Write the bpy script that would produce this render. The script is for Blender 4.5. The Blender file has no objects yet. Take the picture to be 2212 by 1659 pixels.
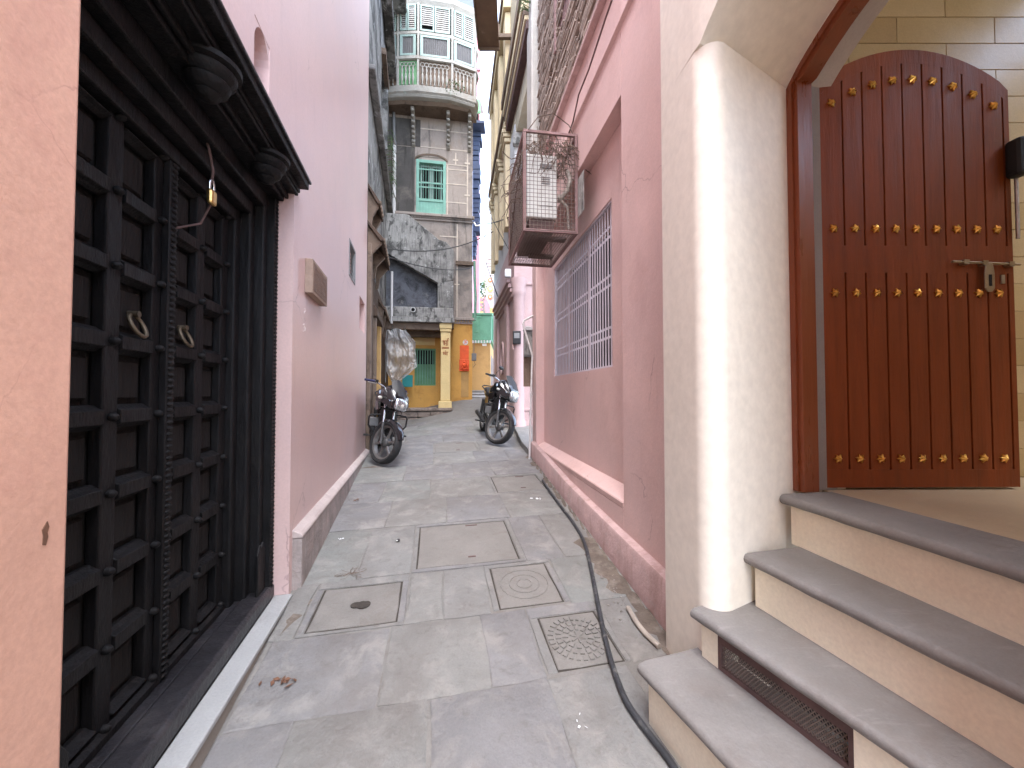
import bpy, bmesh, math, random
from mathutils import Vector, Matrix
R = math.radians
random.seed(7)
SC = bpy.context.scene
COL = SC.collection

# ------------------------------------------------------------------ camera, sky, sun, exposure
CAMZ = 1.6
PITCH = R(1.4)
FPX = 831.0            # focal length in pixels of a 2212 px wide picture
cam_d = bpy.data.cameras.new('camera')
cam_d.sensor_width = 36.0
cam_d.lens = 36.0 * FPX / 2212.0
cam_d.clip_start = 0.05
cam_d.clip_end = 1000
cam = bpy.data.objects.new('camera', cam_d)
COL.objects.link(cam)
cam.location = (0, 0, CAMZ)
cam.rotation_euler = (R(90) + PITCH, 0, 0)
SC.camera = cam

SUN_EL, SUN_AZ = R(70), R(183)      # azimuth measured from +Y towards +X
world = bpy.data.worlds.new('World')
SC.world = world
world.use_nodes = True
wn = world.node_tree.nodes
wl = world.node_tree.links
for n in list(wn):
    wn.remove(n)
sky = wn.new('ShaderNodeTexSky')
sky.sky_type = 'NISHITA'
sky.sun_disc = False
sky.sun_elevation = SUN_EL
sky.sun_rotation = SUN_AZ
sky.air_density = 1.0
sky.dust_density = 1.5
sky.ozone_density = 1.0
hs = wn.new('ShaderNodeHueSaturation')
hs.inputs['Saturation'].default_value = 0.72
bg = wn.new('ShaderNodeBackground')
bg.inputs['Strength'].default_value = 0.15
wo = wn.new('ShaderNodeOutputWorld')
wl.new(sky.outputs[0], hs.inputs['Color'])
wl.new(hs.outputs[0], bg.inputs[0])
wl.new(bg.outputs[0], wo.inputs[0])

sun_d = bpy.data.lights.new('sun', 'SUN')
sun_d.energy = 0.7
sun_d.angle = R(60)
sun_d.color = (1.0, 0.97, 0.94)
sun = bpy.data.objects.new('sun', sun_d)
COL.objects.link(sun)
sd = Vector((math.sin(SUN_AZ) * math.cos(SUN_EL), math.cos(SUN_AZ) * math.cos(SUN_EL), math.sin(SUN_EL)))
sun.rotation_euler = (-sd).to_track_quat('-Z', 'Y').to_euler()
sun.location = sd * 40

SC.view_settings.view_transform = 'Standard'
SC.view_settings.look = 'None'
SC.view_settings.gamma = 1.0
SC.view_settings.exposure = 3.3
SC.render.engine = 'CYCLES'
SC.cycles.use_denoising = True
SC.cycles.max_bounces = 10
SC.cycles.diffuse_bounces = 6
SC.cycles.glossy_bounces = 3
SC.cycles.transmission_bounces = 6
SC.cycles.transparent_max_bounces = 16
SC.cycles.sample_clamp_indirect = 6

# ------------------------------------------------------------------ pixel -> direction (2212 x 1659 picture)
def ray(u, v):
    a = (u - 1106.0) / FPX
    b = (829.5 - v) / FPX
    return Vector((a, math.cos(PITCH) - math.sin(PITCH) * b, math.sin(PITCH) + math.cos(PITCH) * b))

def at_depth(u, v, Y):
    d = ray(u, v)
    return Vector((0, 0, CAMZ)) + d * (Y / d.y)

def at_height(u, v, z):
    d = ray(u, v)
    return Vector((0, 0, CAMZ)) + d * ((z - CAMZ) / d.z)

# ------------------------------------------------------------------ ground profile
GP = [(-8, -0.05), (0, 0.01), (9, 0.856), (11, 1.04), (11.6, 1.18), (12.6, 1.44), (14, 1.65), (17, 1.85), (60, 2.6), (300, 3.0)]
def gz(x, y):
    z = GP[-1][1]
    if y <= GP[0][0]:
        z = GP[0][1]
    else:
        for (a, za), (b, zb) in zip(GP, GP[1:]):
            if a <= y <= b:
                z = za + (zb - za) * (y - a) / (b - a)
                break
    c = min(1, max(0, (-1.7 - x) / 1.1)) * min(1, max(0, (y - 7.5) / 2.5)) * min(1, max(0, (15 - y)))
    return z - 0.2 * c

def on_ground(u, v):
    d = ray(u, v)
    lo, hi = 0.3, 60.0
    for _ in range(50):
        m = (lo + hi) / 2
        p = Vector((0, 0, CAMZ)) + d * m
        if p.z > gz(p.x, p.y):
            lo = m
        else:
            hi = m
    return Vector((0, 0, CAMZ)) + d * lo

# ------------------------------------------------------------------ elevation frames: x to the right, y into the wall, z up
class Frame:
    def __init__(s, ox, oy, ang, oz=0.0):
        s.o = Vector((ox, oy, oz)); s.a = ang
        s.m = Matrix.Translation(s.o) @ Matrix.Rotation(ang, 4, 'Z')
        s.i = s.m.inverted()
    def hit(s, u, v, off=0.0):
        """local (x, z) where the pixel's ray meets the plane y = off"""
        o = s.i @ Vector((0, 0, CAMZ)); d = s.i.to_3x3() @ ray(u, v)
        t = (off - o.y) / d.y
        p = o + d * t
        return p.x, p.z
    def w(s, x, y, z):
        return s.m @ Vector((x, y, z))
    def shifted(s, off):
        p = s.m @ Vector((0, off, 0))
        return Frame(p.x, p.y, s.a, s.o.z)

# ------------------------------------------------------------------ materials
MATS = {}
V1_ = (1, 1, 1)
def lin(r, g, b):
    f = lambda c: c / 12.92 if c <= 0.04045 else ((c + 0.055) / 1.055) ** 2.4
    return (f(r), f(g), f(b))

def mat(name, base, rough=0.8, var=0.10, scale=2.5, bump=0.12, bscale=70.0, patches=(), metal=0.0, spec=0.35, rvar=0.08,
        coat=0.0, grain=0.06, stretch=(1, 1, 1), local=False, cracks=None):
    if name in MATS:
        return MATS[name]
    m = bpy.data.materials.new(name); m.use_nodes = True
    nt = m.node_tree; N = nt.nodes; L = nt.links
    bs = N['Principled BSDF']
    if local:
        geo = N.new('ShaderNodeTexCoord'); P = geo.outputs['Object']
    else:
        geo = N.new('ShaderNodeNewGeometry'); P = geo.outputs['Position']
    def mapped(st):
        if st == (1, 1, 1):
            return P
        mp = N.new('ShaderNodeMapping'); mp.inputs['Scale'].default_value = st
        L.new(P, mp.inputs['Vector']); return mp.outputs[0]
    def noise(sc, st=(1, 1, 1), det=5.0, ro=0.6, dist=0.0):
        n = N.new('ShaderNodeTexNoise'); n.inputs['Scale'].default_value = sc
        n.inputs['Detail'].default_value = det; n.inputs['Roughness'].default_value = ro
        n.inputs['Distortion'].default_value = dist
        L.new(mapped(st), n.inputs['Vector']); return n.outputs['Fac']
    def rng(f, a, b, c=0.0, d=1.0):
        r = N.new('ShaderNodeMapRange'); r.inputs[1].default_value = a; r.inputs[2].default_value = b
        r.inputs[3].default_value = c; r.inputs[4].default_value = d
        L.new(f, r.inputs[0]); return r.outputs[0]
    def mixc(f, a, b):
        x = N.new('ShaderNodeMix'); x.data_type = 'RGBA'
        if isinstance(f, float): x.inputs[0].default_value = f
        else: L.new(f, x.inputs[0])
        for i, c in ((6, a), (7, b)):
            if isinstance(c, tuple): x.inputs[i].default_value = (*c[:3], 1)
            else: L.new(c, x.inputs[i])
        return x.outputs[2]
    n1 = noise(scale, stretch)
    lo = tuple(max(0, c * (1 - var)) for c in base); hi = tuple(min(1, c * (1 + var)) for c in base)
    col = mixc(rng(n1, 0.3, 0.7), lo, hi)
    if grain:
        g = noise(bscale * 1.7, stretch, 3.0)
        dk = N.new('ShaderNodeMix'); dk.data_type = 'RGBA'; dk.blend_type = 'MULTIPLY'
        dk.inputs[0].default_value = 1.0
        L.new(col, dk.inputs[6])
        gg = rng(g, 0.3, 0.7, 1 - grain, 1 + grain)
        L.new(gg, dk.inputs[7]); col = dk.outputs[2]
    for (pc, ps, a, b, st, amt) in patches:
        f = rng(noise(ps, st, 8.0, 0.68, 0.4), a, b, 0.0, amt)
        col = mixc(f, col, tuple(pc))
    if cracks:
        cc, csc, cw, lo_, amt_ = cracks
        nz = N.new('ShaderNodeTexNoise'); nz.inputs['Scale'].default_value = 5.0; nz.inputs['Detail'].default_value = 5.0
        L.new(P, nz.inputs['Vector'])
        wp = N.new('ShaderNodeVectorMath'); wp.operation = 'MULTIPLY_ADD'
        wp.inputs[1].default_value = (0.22, 0.22, 0.22)
        L.new(nz.outputs['Color'], wp.inputs[0]); L.new(P, wp.inputs[2])
        vo = N.new('ShaderNodeTexVoronoi'); vo.feature = 'DISTANCE_TO_EDGE'; vo.inputs['Scale'].default_value = csc
        L.new(wp.outputs[0], vo.inputs['Vector'])
        ln_ = rng(vo.outputs['Distance'], cw, cw * 0.3)
        mk = rng(noise(0.9, V1_, 3.0), lo_, lo_ + 0.06, 0.0, amt_)
        mm = N.new('ShaderNodeMath'); mm.operation = 'MULTIPLY'
        L.new(ln_, mm.inputs[0]); L.new(mk, mm.inputs[1])
        col = mixc(mm.outputs[0], col, tuple(cc))
    L.new(col, bs.inputs['Base Color'])
    bs.inputs['Metallic'].default_value = metal
    bs.inputs['Specular IOR Level'].default_value = spec
    if coat:
        bs.inputs['Coat Weight'].default_value = coat; bs.inputs['Coat Roughness'].default_value = 0.15
    L.new(rng(n1, 0.3, 0.7, max(0.02, rough - rvar), min(1, rough + rvar)), bs.inputs['Roughness'])
    if bump:
        b1 = noise(bscale, stretch, 6.0, 0.65); b2 = noise(bscale * 0.09, stretch, 3.0)
        ad = N.new('ShaderNodeMath'); ad.operation = 'MULTIPLY_ADD'; ad.inputs[1].default_value = 4.0
        L.new(b2, ad.inputs[0]); L.new(b1, ad.inputs[2])
        bp = N.new('ShaderNodeBump'); bp.inputs['Strength'].default_value = min(1.0, bump * 2.5); bp.inputs['Distance'].default_value = 0.006
        L.new(ad.outputs[0], bp.inputs['Height']); L.new(bp.outputs[0], bs.inputs['Normal'])
    MATS[name] = m
    return m

V1 = (1, 1, 1)
STRK = (3, 3, 0.25)
# painted plasters
PINK_L = mat('pink_plaster_left', (0.60, 0.425, 0.395), 0.36, 0.05, 1.2, 0.05, 40, [((0.55, 0.385, 0.35), 2.0, 0.55, 0.80, V1, 0.40), ((0.62, 0.47, 0.45), 9, 0.60, 0.80, STRK, 0.10), ((0.54, 0.40, 0.40), 0.8, 0.42, 0.66, V1, 0.55), ((0.40, 0.28, 0.26), 6, 0.56, 0.76, (2.2, 2.2, 0.28), 0.30), ((0.70, 0.58, 0.56), 90, 0.70, 0.74, V1, 0.5), ((0.22, 0.12, 0.10), 60, 0.72, 0.78, V1, 0.7)], spec=0.55, rvar=0.02, cracks=((0.30, 0.19, 0.18), 0.9, 0.006, 0.56, 0.55))
PINK_N = mat('peach_pink_plaster', (0.60, 0.352, 0.262), 0.6, 0.08, 1.8, 0.09, 40, [((0.48, 0.235, 0.19), 1.9, 0.58, 0.74, V1, 0.40), ((0.24, 0.11, 0.09), 48, 0.73, 0.79, V1, 0.6), ((0.50, 0.31, 0.24), 5, 0.56, 0.74, (1, 1, 0.3), 0.35)], cracks=((0.36, 0.19, 0.15), 1.6, 0.006, 0.50, 0.45))
PINK_R = mat('dusty_pink_plaster', (0.645, 0.452, 0.42), 0.5, 0.08, 1.5, 0.08, 45, [((0.38, 0.19, 0.17), 2.0, 0.56, 0.76, V1, 0.35), ((0.66, 0.47, 0.45), 30, 0.70, 0.74, V1, 0.6), ((0.2, 0.11, 0.10), 70, 0.73, 0.78, V1, 0.5), ((0.34, 0.22, 0.21), 6, 0.58, 0.74, (2, 2, 0.3), 0.30), ((0.54, 0.39, 0.385), 0.8, 0.45, 0.7, V1, 0.5)], cracks=((0.25, 0.15, 0.14), 1.0, 0.006, 0.53, 0.6))
PINK_P = mat('scuffed_pink_plinth', (0.48, 0.335, 0.32), 0.75, 0.14, 3, 0.25, 50, [((0.30, 0.19, 0.17), 3.2, 0.50, 0.68, (2, 2, 0.5), 0.65), ((0.36, 0.33, 0.31), 5, 0.56, 0.72, V1, 0.55), ((0.10, 0.07, 0.06), 45, 0.68, 0.76, V1, 0.6)])
KERB = mat('kerb_cement', (0.30, 0.26, 0.245), 0.85, 0.16, 4, 0.35, 45, [((0.17, 0.14, 0.13), 3.5, 0.48, 0.66, (2, 2, 0.6), 0.6), ((0.40, 0.31, 0.29), 4, 0.52, 0.66, V1, 0.6)])
CREAM = mat('cream_plaster', (0.81, 0.76, 0.665), 0.42, 0.03, 1.2, 0.008, 12, [((0.66, 0.60, 0.52), 1.0, 0.45, 0.85, V1, 0.25), ((0.40, 0.33, 0.27), 50, 0.75, 0.80, V1, 0.4)], spec=0.5)
CREAM2 = mat('yellow_cream_riser', (0.78, 0.715, 0.575), 0.55, 0.05, 2.0, 0.05, 40, [((0.50, 0.38, 0.28), 4.0, 0.66, 0.80, V1, 0.5), ((0.20, 0.14, 0.10), 13, 0.68, 0.76, V1, 0.7), ((0.60, 0.48, 0.36), 1.2, 0.45, 0.75, V1, 0.5)])
TREAD = mat('stone_tread', (0.190, 0.180, 0.172), 0.6, 0.16, 3.5, 0.20, 60, [((0.16, 0.13, 0.115), 3.0, 0.5, 0.7, V1, 0.5), ((0.27, 0.255, 0.245), 9, 0.58, 0.72, (0.6, 3, 1), 0.5), ((0.72, 0.70, 0.66), 22, 0.735, 0.75, V1, 0.85)])
PAVE = [mat('paving_stone_%d' % i, c, 0.8, 0.12, 3.0, 0.50, 60, [((0.140, 0.128, 0.118), 1.5, 0.46, 0.64, V1, 0.65), ((0.255, 0.243, 0.225), 4.5, 0.50, 0.66, V1, 0.65), ((0.115, 0.105, 0.097), 11, 0.55, 0.68, V1, 0.5), ((0.10, 0.09, 0.08), 40, 0.72, 0.78, V1, 0.6), ((0.55, 0.54, 0.52), 75, 0.745, 0.77, V1, 0.6)])
        for i, c in enumerate([(0.178, 0.176, 0.169), (0.172, 0.168, 0.168), (0.182, 0.179, 0.169), (0.174, 0.178, 0.168), (0.168, 0.165, 0.166)])]
MORTAR = mat('paving_mortar', (0.178, 0.170, 0.158), 0.92, 0.14, 4, 0.4, 60, [((0.14, 0.12, 0.105), 5, 0.54, 0.68, V1, 0.6)])
COVERM = mat('cement_cover', (0.178, 0.168, 0.155), 0.9, 0.12, 5, 0.4, 70, [((0.15, 0.13, 0.115), 7, 0.56, 0.7, V1, 0.6)])
BLACKW = mat('black_painted_wood', (0.0075, 0.0072, 0.008), 0.5, 0.3, 5, 0.25, 60, [((0.014, 0.012, 0.011), 6, 0.5, 0.7, V1, 0.6), ((0.20, 0.18, 0.14), 26, 0.755, 0.78, V1, 0.5)], spec=0.18, stretch=(2, 2, 0.6))
BLACKW2 = mat('worn_black_threshold', (0.020, 0.019, 0.022), 0.35, 0.3, 5, 0.35, 50, [((0.055, 0.05, 0.05), 5, 0.5, 0.7, V1, 0.6), ((0.42, 0.35, 0.25), 14, 0.735, 0.755, V1, 0.8)])
PANELW = mat('dark_panel_wood', (0.0045, 0.0032, 0.003), 0.75, 0.3, 8, 0.3, 40, stretch=(6, 6, 0.5))
WHITEST = mat('pale_painted_step', (0.30, 0.305, 0.305), 0.7, 0.08, 4, 0.25, 60, [((0.26, 0.25, 0.24), 6, 0.6, 0.74, V1, 0.5)])
STEPR = mat('brown_step_riser', (0.25, 0.22, 0.19), 0.85, 0.1, 4, 0.2, 60)
BRASS = mat('brass', (0.62, 0.42, 0.16), 0.32, 0.15, 8, 0.1, 60, metal=1.0)
BRASSD = mat('dull_brass', (0.13, 0.105, 0.075), 0.55, 0.2, 9, 0.15, 60, metal=0.9)
GOLD = mat('gilded_stud', (0.75, 0.46, 0.12), 0.30, 0.12, 20, 0.08, 90, metal=1.0)
BRASSS = mat('tarnished_bolt_metal', (0.34, 0.27, 0.19), 0.42, 0.2, 20, 0.1, 90, metal=0.9)
STEEL = mat('worn_steel', (0.45, 0.42, 0.40), 0.38, 0.15, 20, 0.1, 90, metal=1.0)
CHROME = mat('chrome', (0.62, 0.63, 0.65), 0.14, 0.05, 20, 0.0, 90, metal=1.0)
PLAQ = mat('tan_plaque_stone', (0.17, 0.105, 0.072), 0.6, 0.2, 12, 0.3, 60, [((0.26, 0.185, 0.135), 14, 0.55, 0.68, V1, 0.6)])
PLAQE = mat('plaque_edge', (0.30, 0.22, 0.17), 0.7, 0.15, 9, 0.3, 60)
GREY = mat('grey_metal', (0.19, 0.19, 0.19), 0.6, 0.15, 8, 0.1, 60)
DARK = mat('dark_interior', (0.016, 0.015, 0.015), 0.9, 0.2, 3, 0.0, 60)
WOODR = mat('red_brown_varnished_door', (0.205, 0.050, 0.014), 0.5, 0.14, 3, 0.08, 60, [((0.105, 0.026, 0.009), 5, 0.5, 0.7, (6, 6, 0.4), 0.5)], spec=0.22, stretch=(5, 5, 0.5))
WOODF = mat('red_brown_door_frame', (0.20, 0.052, 0.019), 0.32, 0.10, 3, 0.06, 60, spec=0.5, stretch=(5, 5, 0.5))
TILE = [mat('warm_tinted_beige_tile_%d' % i, c, 0.35, 0.06, 3, 0.05, 60, spec=0.5) for i, c in enumerate([(0.49, 0.36, 0.18), (0.44, 0.31, 0.15), (0.53, 0.40, 0.22)])]  # beige tinted yellower, the warm indoor light put into the tile colour
GROUT = mat('tile_grout', (0.44, 0.33, 0.18), 0.8, 0.1, 4, 0.1, 60)
LILACT = mat('lilac_white_plaster', (0.52, 0.49, 0.47), 0.6, 0.06, 3, 0.1, 60)
IFLOOR = mat('beige_floor', (0.42, 0.33, 0.22), 0.5, 0.08, 3, 0.1, 60)
LILAC = mat('lilac_grille_paint', (0.58, 0.545, 0.60), 0.45, 0.08, 5, 0.1, 60)
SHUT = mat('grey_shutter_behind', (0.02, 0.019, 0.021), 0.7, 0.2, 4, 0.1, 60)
RUSTP = mat('pink_rusty_steel', (0.215, 0.13, 0.125), 0.7, 0.2, 7, 0.3, 60, [((0.14, 0.075, 0.05), 12, 0.52, 0.66, V1, 0.75), ((0.55, 0.42, 0.40), 15, 0.62, 0.7, V1, 0.6)])
WIREM = mat('rusty_wire_mesh', (0.17, 0.135, 0.115), 0.7, 0.25, 9, 0.1, 60, metal=0.3)
RUSTD = mat('dark_rusty_steel', (0.10, 0.06, 0.055), 0.8, 0.25, 9, 0.2, 60)
ACW = mat('ac_white_plastic', (0.62, 0.62, 0.58), 0.5, 0.06, 5, 0.05, 60, [((0.38, 0.35, 0.30), 5, 0.58, 0.72, V1, 0.5)])
VINE = mat('dry_vine', (0.12, 0.085, 0.065), 0.9, 0.3, 20, 0.3, 90)
HOSE = mat('corrugated_hose', (0.33, 0.29, 0.25), 0.7, 0.15, 9, 0.2, 60)
CABLE = mat('black_cable', (0.035, 0.037, 0.042), 0.5, 0.25, 9, 0.2, 60, [((0.22, 0.21, 0.19), 14, 0.56, 0.7, V1, 0.6)])
PIPEW = mat('dusty_white_pipe', (0.55, 0.53, 0.52), 0.5, 0.08, 6, 0.1, 60, [((0.30, 0.27, 0.24), 8, 0.6, 0.74, V1, 0.5)])
PIPEP = mat('pink_painted_pipe', (0.60, 0.42, 0.39), 0.55, 0.08, 6, 0.1, 60)
STONEF = mat('brown_sandstone_facade', (0.37, 0.315, 0.275), 0.85, 0.14, 1.5, 0.3, 30, [((0.15, 0.135, 0.125), 0.85, 0.51, 0.64, V1, 0.75), ((0.36, 0.27, 0.20), 1.8, 0.55, 0.7, V1, 0.6), ((0.05, 0.045, 0.042), 3, 0.56, 0.7, STRK, 0.6)])
MOULD = mat('mouldy_cement', (0.33, 0.32, 0.30), 0.9, 0.15, 2, 0.5, 18, [((0.075, 0.073, 0.07), 1.4, 0.44, 0.66, V1, 0.75), ((0.04, 0.04, 0.038), 5, 0.53, 0.60, (1, 1, 0.5), 0.8), ((0.06, 0.058, 0.055), 9, 0.50, 0.66, STRK, 0.7), ((0.55, 0.54, 0.52), 5, 0.60, 0.66, V1, 0.7)])
MOULDD = mat('dark_mouldy_stone', (0.24, 0.235, 0.225), 0.9, 0.2, 2, 0.5, 16, [((0.035, 0.035, 0.033), 1.3, 0.46, 0.57, V1, 0.9), ((0.55, 0.56, 0.58), 4.5, 0.58, 0.66, V1, 0.75), ((0.07, 0.08, 0.05), 6, 0.58, 0.66, STRK, 0.6)])
BLUEGR = mat('bluish_grey_wall', (0.125, 0.128, 0.145), 0.9, 0.2, 2, 0.4, 20, [((0.035, 0.035, 0.037), 2.5, 0.46, 0.62, V1, 0.85), ((0.26, 0.255, 0.25), 5, 0.58, 0.68, V1, 0.6)])
POINTW = mat('pale_joint_paint', (0.58, 0.50, 0.42), 0.8, 0.15, 6, 0.2, 60)
ORANGE = mat('orange_ochre_limewash', (0.66, 0.36, 0.095), 0.85, 0.10, 1.5, 0.25, 35, [((0.42, 0.18, 0.04), 2.2, 0.52, 0.68, V1, 0.5), ((0.36, 0.24, 0.14), 3.0, 0.58, 0.72, V1, 0.6)])
YELLOW = mat('yellow_limewash', (0.74, 0.57, 0.28), 0.85, 0.08, 2, 0.25, 35, [((0.50, 0.33, 0.13), 3.5, 0.56, 0.7, V1, 0.5), ((0.25, 0.18, 0.10), 30, 0.72, 0.77, V1, 0.6)])
OCHRED = mat('brown_ochre_limewash', (0.46, 0.28, 0.11), 0.88, 0.14, 1.6, 0.25, 35, [((0.25, 0.14, 0.06), 2.0, 0.52, 0.7, V1, 0.55)])
GREENP = mat('green_painted_wood', (0.14, 0.31, 0.15), 0.55, 0.12, 4, 0.15, 60, [((0.06, 0.14, 0.07), 5, 0.55, 0.7, V1, 0.5)])
MINT = mat('mint_green_paint', (0.22, 0.44, 0.35), 0.6, 0.12, 4, 0.15, 60, [((0.42, 0.50, 0.42), 6, 0.58, 0.7, V1, 0.6), ((0.15, 0.14, 0.11), 12, 0.66, 0.74, V1, 0.6)])
PALEW = mat('weathered_white_wood', (0.32, 0.30, 0.265), 0.75, 0.12, 4, 0.25, 50, [((0.24, 0.19, 0.15), 6, 0.56, 0.68, V1, 0.65), ((0.42, 0.55, 0.50), 5, 0.6, 0.7, V1, 0.4)])
PALEMINT = mat('pale_mint_wood', (0.27, 0.355, 0.32), 0.7, 0.10, 4, 0.2, 50, [((0.28, 0.25, 0.21), 7, 0.6, 0.72, V1, 0.6)])
SLAT = mat('louvre_slat_wood', (0.29, 0.275, 0.25), 0.75, 0.15, 6, 0.15, 50, [((0.25, 0.20, 0.17), 6, 0.56, 0.68, V1, 0.6)])
CORR = mat('dark_corrugated_screen', (0.085, 0.08, 0.078), 0.6, 0.2, 5, 0.1, 60)
BROWNW = mat('dark_brown_timber', (0.072, 0.046, 0.032), 0.8, 0.25, 5, 0.3, 40, [((0.16, 0.105, 0.07), 5, 0.55, 0.68, V1, 0.5)], stretch=(3, 3, 0.8))
BROWNB = mat('brown_beam', (0.17, 0.122, 0.09), 0.85, 0.2, 3, 0.3, 40, [((0.05, 0.035, 0.028), 4, 0.52, 0.66, V1, 0.7)])
RUBBLE = mat('plinth_rubble_stone', (0.27, 0.215, 0.18), 0.9, 0.2, 6, 0.5, 30, [((0.08, 0.065, 0.055), 7, 0.5, 0.66, V1, 0.7)])
REDP = mat('vermilion_paint', (0.80, 0.12, 0.035), 0.6, 0.12, 6, 0.25, 40)
REDINK = mat('red_brown_ink', (0.33, 0.09, 0.035), 0.8, 0.1, 6, 0.0, 40)
WHITEINK = mat('white_chalk', (0.68, 0.60, 0.58), 0.9, 0.1, 20, 0.0, 40)
WHITEP = mat('white_paint', (0.72, 0.71, 0.69), 0.6, 0.06, 5, 0.1, 60)
BLUEW = mat('blue_painted_sheet', (0.032, 0.045, 0.085), 0.65, 0.2, 2.5, 0.2, 40, [((0.035, 0.05, 0.11), 2, 0.5, 0.7, STRK, 0.6)])
BLUEL = mat('light_blue_post', (0.36, 0.46, 0.72), 0.6, 0.1, 3, 0.1, 40)
ROSE = mat('rose_wall', (0.58, 0.27, 0.30), 0.8, 0.1, 1, 0.2, 30)
GREENW = mat('green_parapet', (0.13, 0.31, 0.20), 0.7, 0.14, 2.5, 0.25, 30, [((0.07, 0.22, 0.13), 3.5, 0.55, 0.7, V1, 0.5)])
TEALB = mat('teal_board', (0.03, 0.26, 0.26), 0.6, 0.1, 3, 0.1, 40)
MAROON = mat('maroon_door', (0.085, 0.035, 0.03), 0.6, 0.2, 3, 0.1, 40)
WHITEG = mat('grey_white_plaster', (0.52, 0.52, 0.52), 0.85, 0.10, 1.5, 0.25, 30, [((0.34, 0.33, 0.32), 2, 0.54, 0.7, V1, 0.5)])
YPLAST = mat('pale_yellow_plaster', (0.58, 0.47, 0.30), 0.85, 0.12, 1.5, 0.25, 30, [((0.33, 0.26, 0.18), 1.8, 0.54, 0.7, V1, 0.55)])
YGREY = mat('grey_yellow_cracked_plaster', (0.38, 0.33, 0.24), 0.9, 0.12, 1.8, 0.3, 30, [((0.14, 0.11, 0.09), 6, 0.64, 0.70, (1, 1, 3), 0.8), ((0.45, 0.41, 0.33), 3, 0.55, 0.7, V1, 0.6)])
RUSTB = mat('rusty_brown_underside', (0.14, 0.088, 0.06), 0.85, 0.2, 3, 0.25, 30, [((0.30, 0.21, 0.16), 5, 0.60, 0.68, V1, 0.5)])
LAKH = [mat('thin_old_brick_%d' % i, c, 0.95, 0.15, 6, 0.5, 40, [((0.07, 0.055, 0.045), 5, 0.52, 0.66, V1, 0.6)]) for i, c in enumerate([(0.29, 0.225, 0.185), (0.36, 0.29, 0.245)])]
BRICKBED = mat('old_mud_mortar', (0.13, 0.10, 0.08), 0.95, 0.2, 4, 0.4, 30)
RUBBER = mat('tyre_rubber', (0.022, 0.022, 0.023), 0.75, 0.2, 20, 0.15, 90, [((0.12, 0.105, 0.09), 9, 0.54, 0.70, V1, 0.5)], local=True)
BIKEB = mat('black_motorcycle_paint', (0.008, 0.009, 0.011), 0.16, 0.1, 8, 0.0, 60, coat=0.7, spec=0.6, local=True)
BIKEM = mat('matt_black_plastic', (0.018, 0.018, 0.019), 0.5, 0.2, 12, 0.1, 60, [((0.07, 0.065, 0.06), 9, 0.58, 0.72, V1, 0.35)], local=True)
ALLOY = mat('dusty_alloy', (0.20, 0.19, 0.18), 0.5, 0.2, 15, 0.1, 60, metal=0.6, local=True)
ENGM = mat('engine_grey', (0.09, 0.09, 0.09), 0.5, 0.25, 18, 0.2, 60, metal=0.6, local=True)
SEATM = mat('seat_vinyl', (0.018, 0.018, 0.019), 0.55, 0.1, 12, 0.2, 60, local=True)
STRIPE = mat('grey_blue_decal', (0.30, 0.38, 0.48), 0.3, 0.1, 12, 0.0, 60, local=True)
AMBER = mat('amber_lens', (0.75, 0.22, 0.03), 0.25, 0.05, 12, 0.0, 60, spec=0.6, local=True)
CLEARL = mat('white_indicator_lens', (0.60, 0.58, 0.52), 0.2, 0.05, 12, 0.0, 60, spec=0.6, local=True)
HEADL = mat('headlamp_reflector', (0.50, 0.52, 0.54), 0.25, 0.2, 30, 0.0, 60, metal=0.85, local=True)
MIRR = mat('mirror_back', (0.02, 0.021, 0.022), 0.2, 0.1, 12, 0.0, 60, local=True)
LEAFM = [mat('leaf_green_%d' % i, c, 0.7, 0.25, 3, 0.0, 60) for i, c in enumerate([(0.055, 0.10, 0.035), (0.09, 0.14, 0.05)])]
BARK = mat('bark', (0.10, 0.075, 0.055), 0.9, 0.2, 8, 0.3, 40)
DRYL = mat('dry_litter', (0.13, 0.065, 0.04), 0.8, 0.3, 30, 0.1, 60)
PEBB = mat('pebble', (0.22, 0.20, 0.18), 0.9, 0.3, 20, 0.3, 60)
PAPER = mat('white_paper_scrap', (0.70, 0.70, 0.72), 0.8, 0.1, 20, 0.0, 60)
WIRE = mat('wire_black', (0.03, 0.03, 0.03), 0.6, 0.2, 5, 0.0, 60)
CREAMT = mat('temple_cream', (0.33, 0.28, 0.26), 0.85, 0.08, 1, 0.1, 20)
PINKT = mat('temple_pink', (0.33, 0.15, 0.165), 0.85, 0.1, 1, 0.1, 20)
PILG = mat('grey_beige_pilaster', (0.36, 0.335, 0.30), 0.85, 0.14, 2, 0.3, 30, [((0.20, 0.18, 0.15), 2.5, 0.52, 0.68, STRK, 0.6)])
SOOT = mat('soot_stained_render', (0.085, 0.078, 0.072), 0.9, 0.25, 1.6, 0.3, 25, [((0.19, 0.165, 0.14), 2.2, 0.52, 0.68, V1, 0.7), ((0.035, 0.033, 0.03), 4, 0.52, 0.66, STRK, 0.7)])
PARAPET = mat('blue_grey_limewash', (0.145, 0.165, 0.20), 0.85, 0.12, 1.5, 0.2, 30)
PINK_C = mat('darkened_pink_column_paint', (0.43, 0.305, 0.298), 0.6, 0.10, 1.5, 0.1, 45, [((0.30, 0.20, 0.19), 2.0, 0.54, 0.74, V1, 0.5)])  # dusty pink darkened in colour to offset the stronger light on this house
KERBC = mat('pale_kerb_cap', (0.42, 0.355, 0.335), 0.8, 0.14, 4, 0.25, 45, [((0.25, 0.21, 0.19), 4, 0.54, 0.7, V1, 0.55)])
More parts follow.
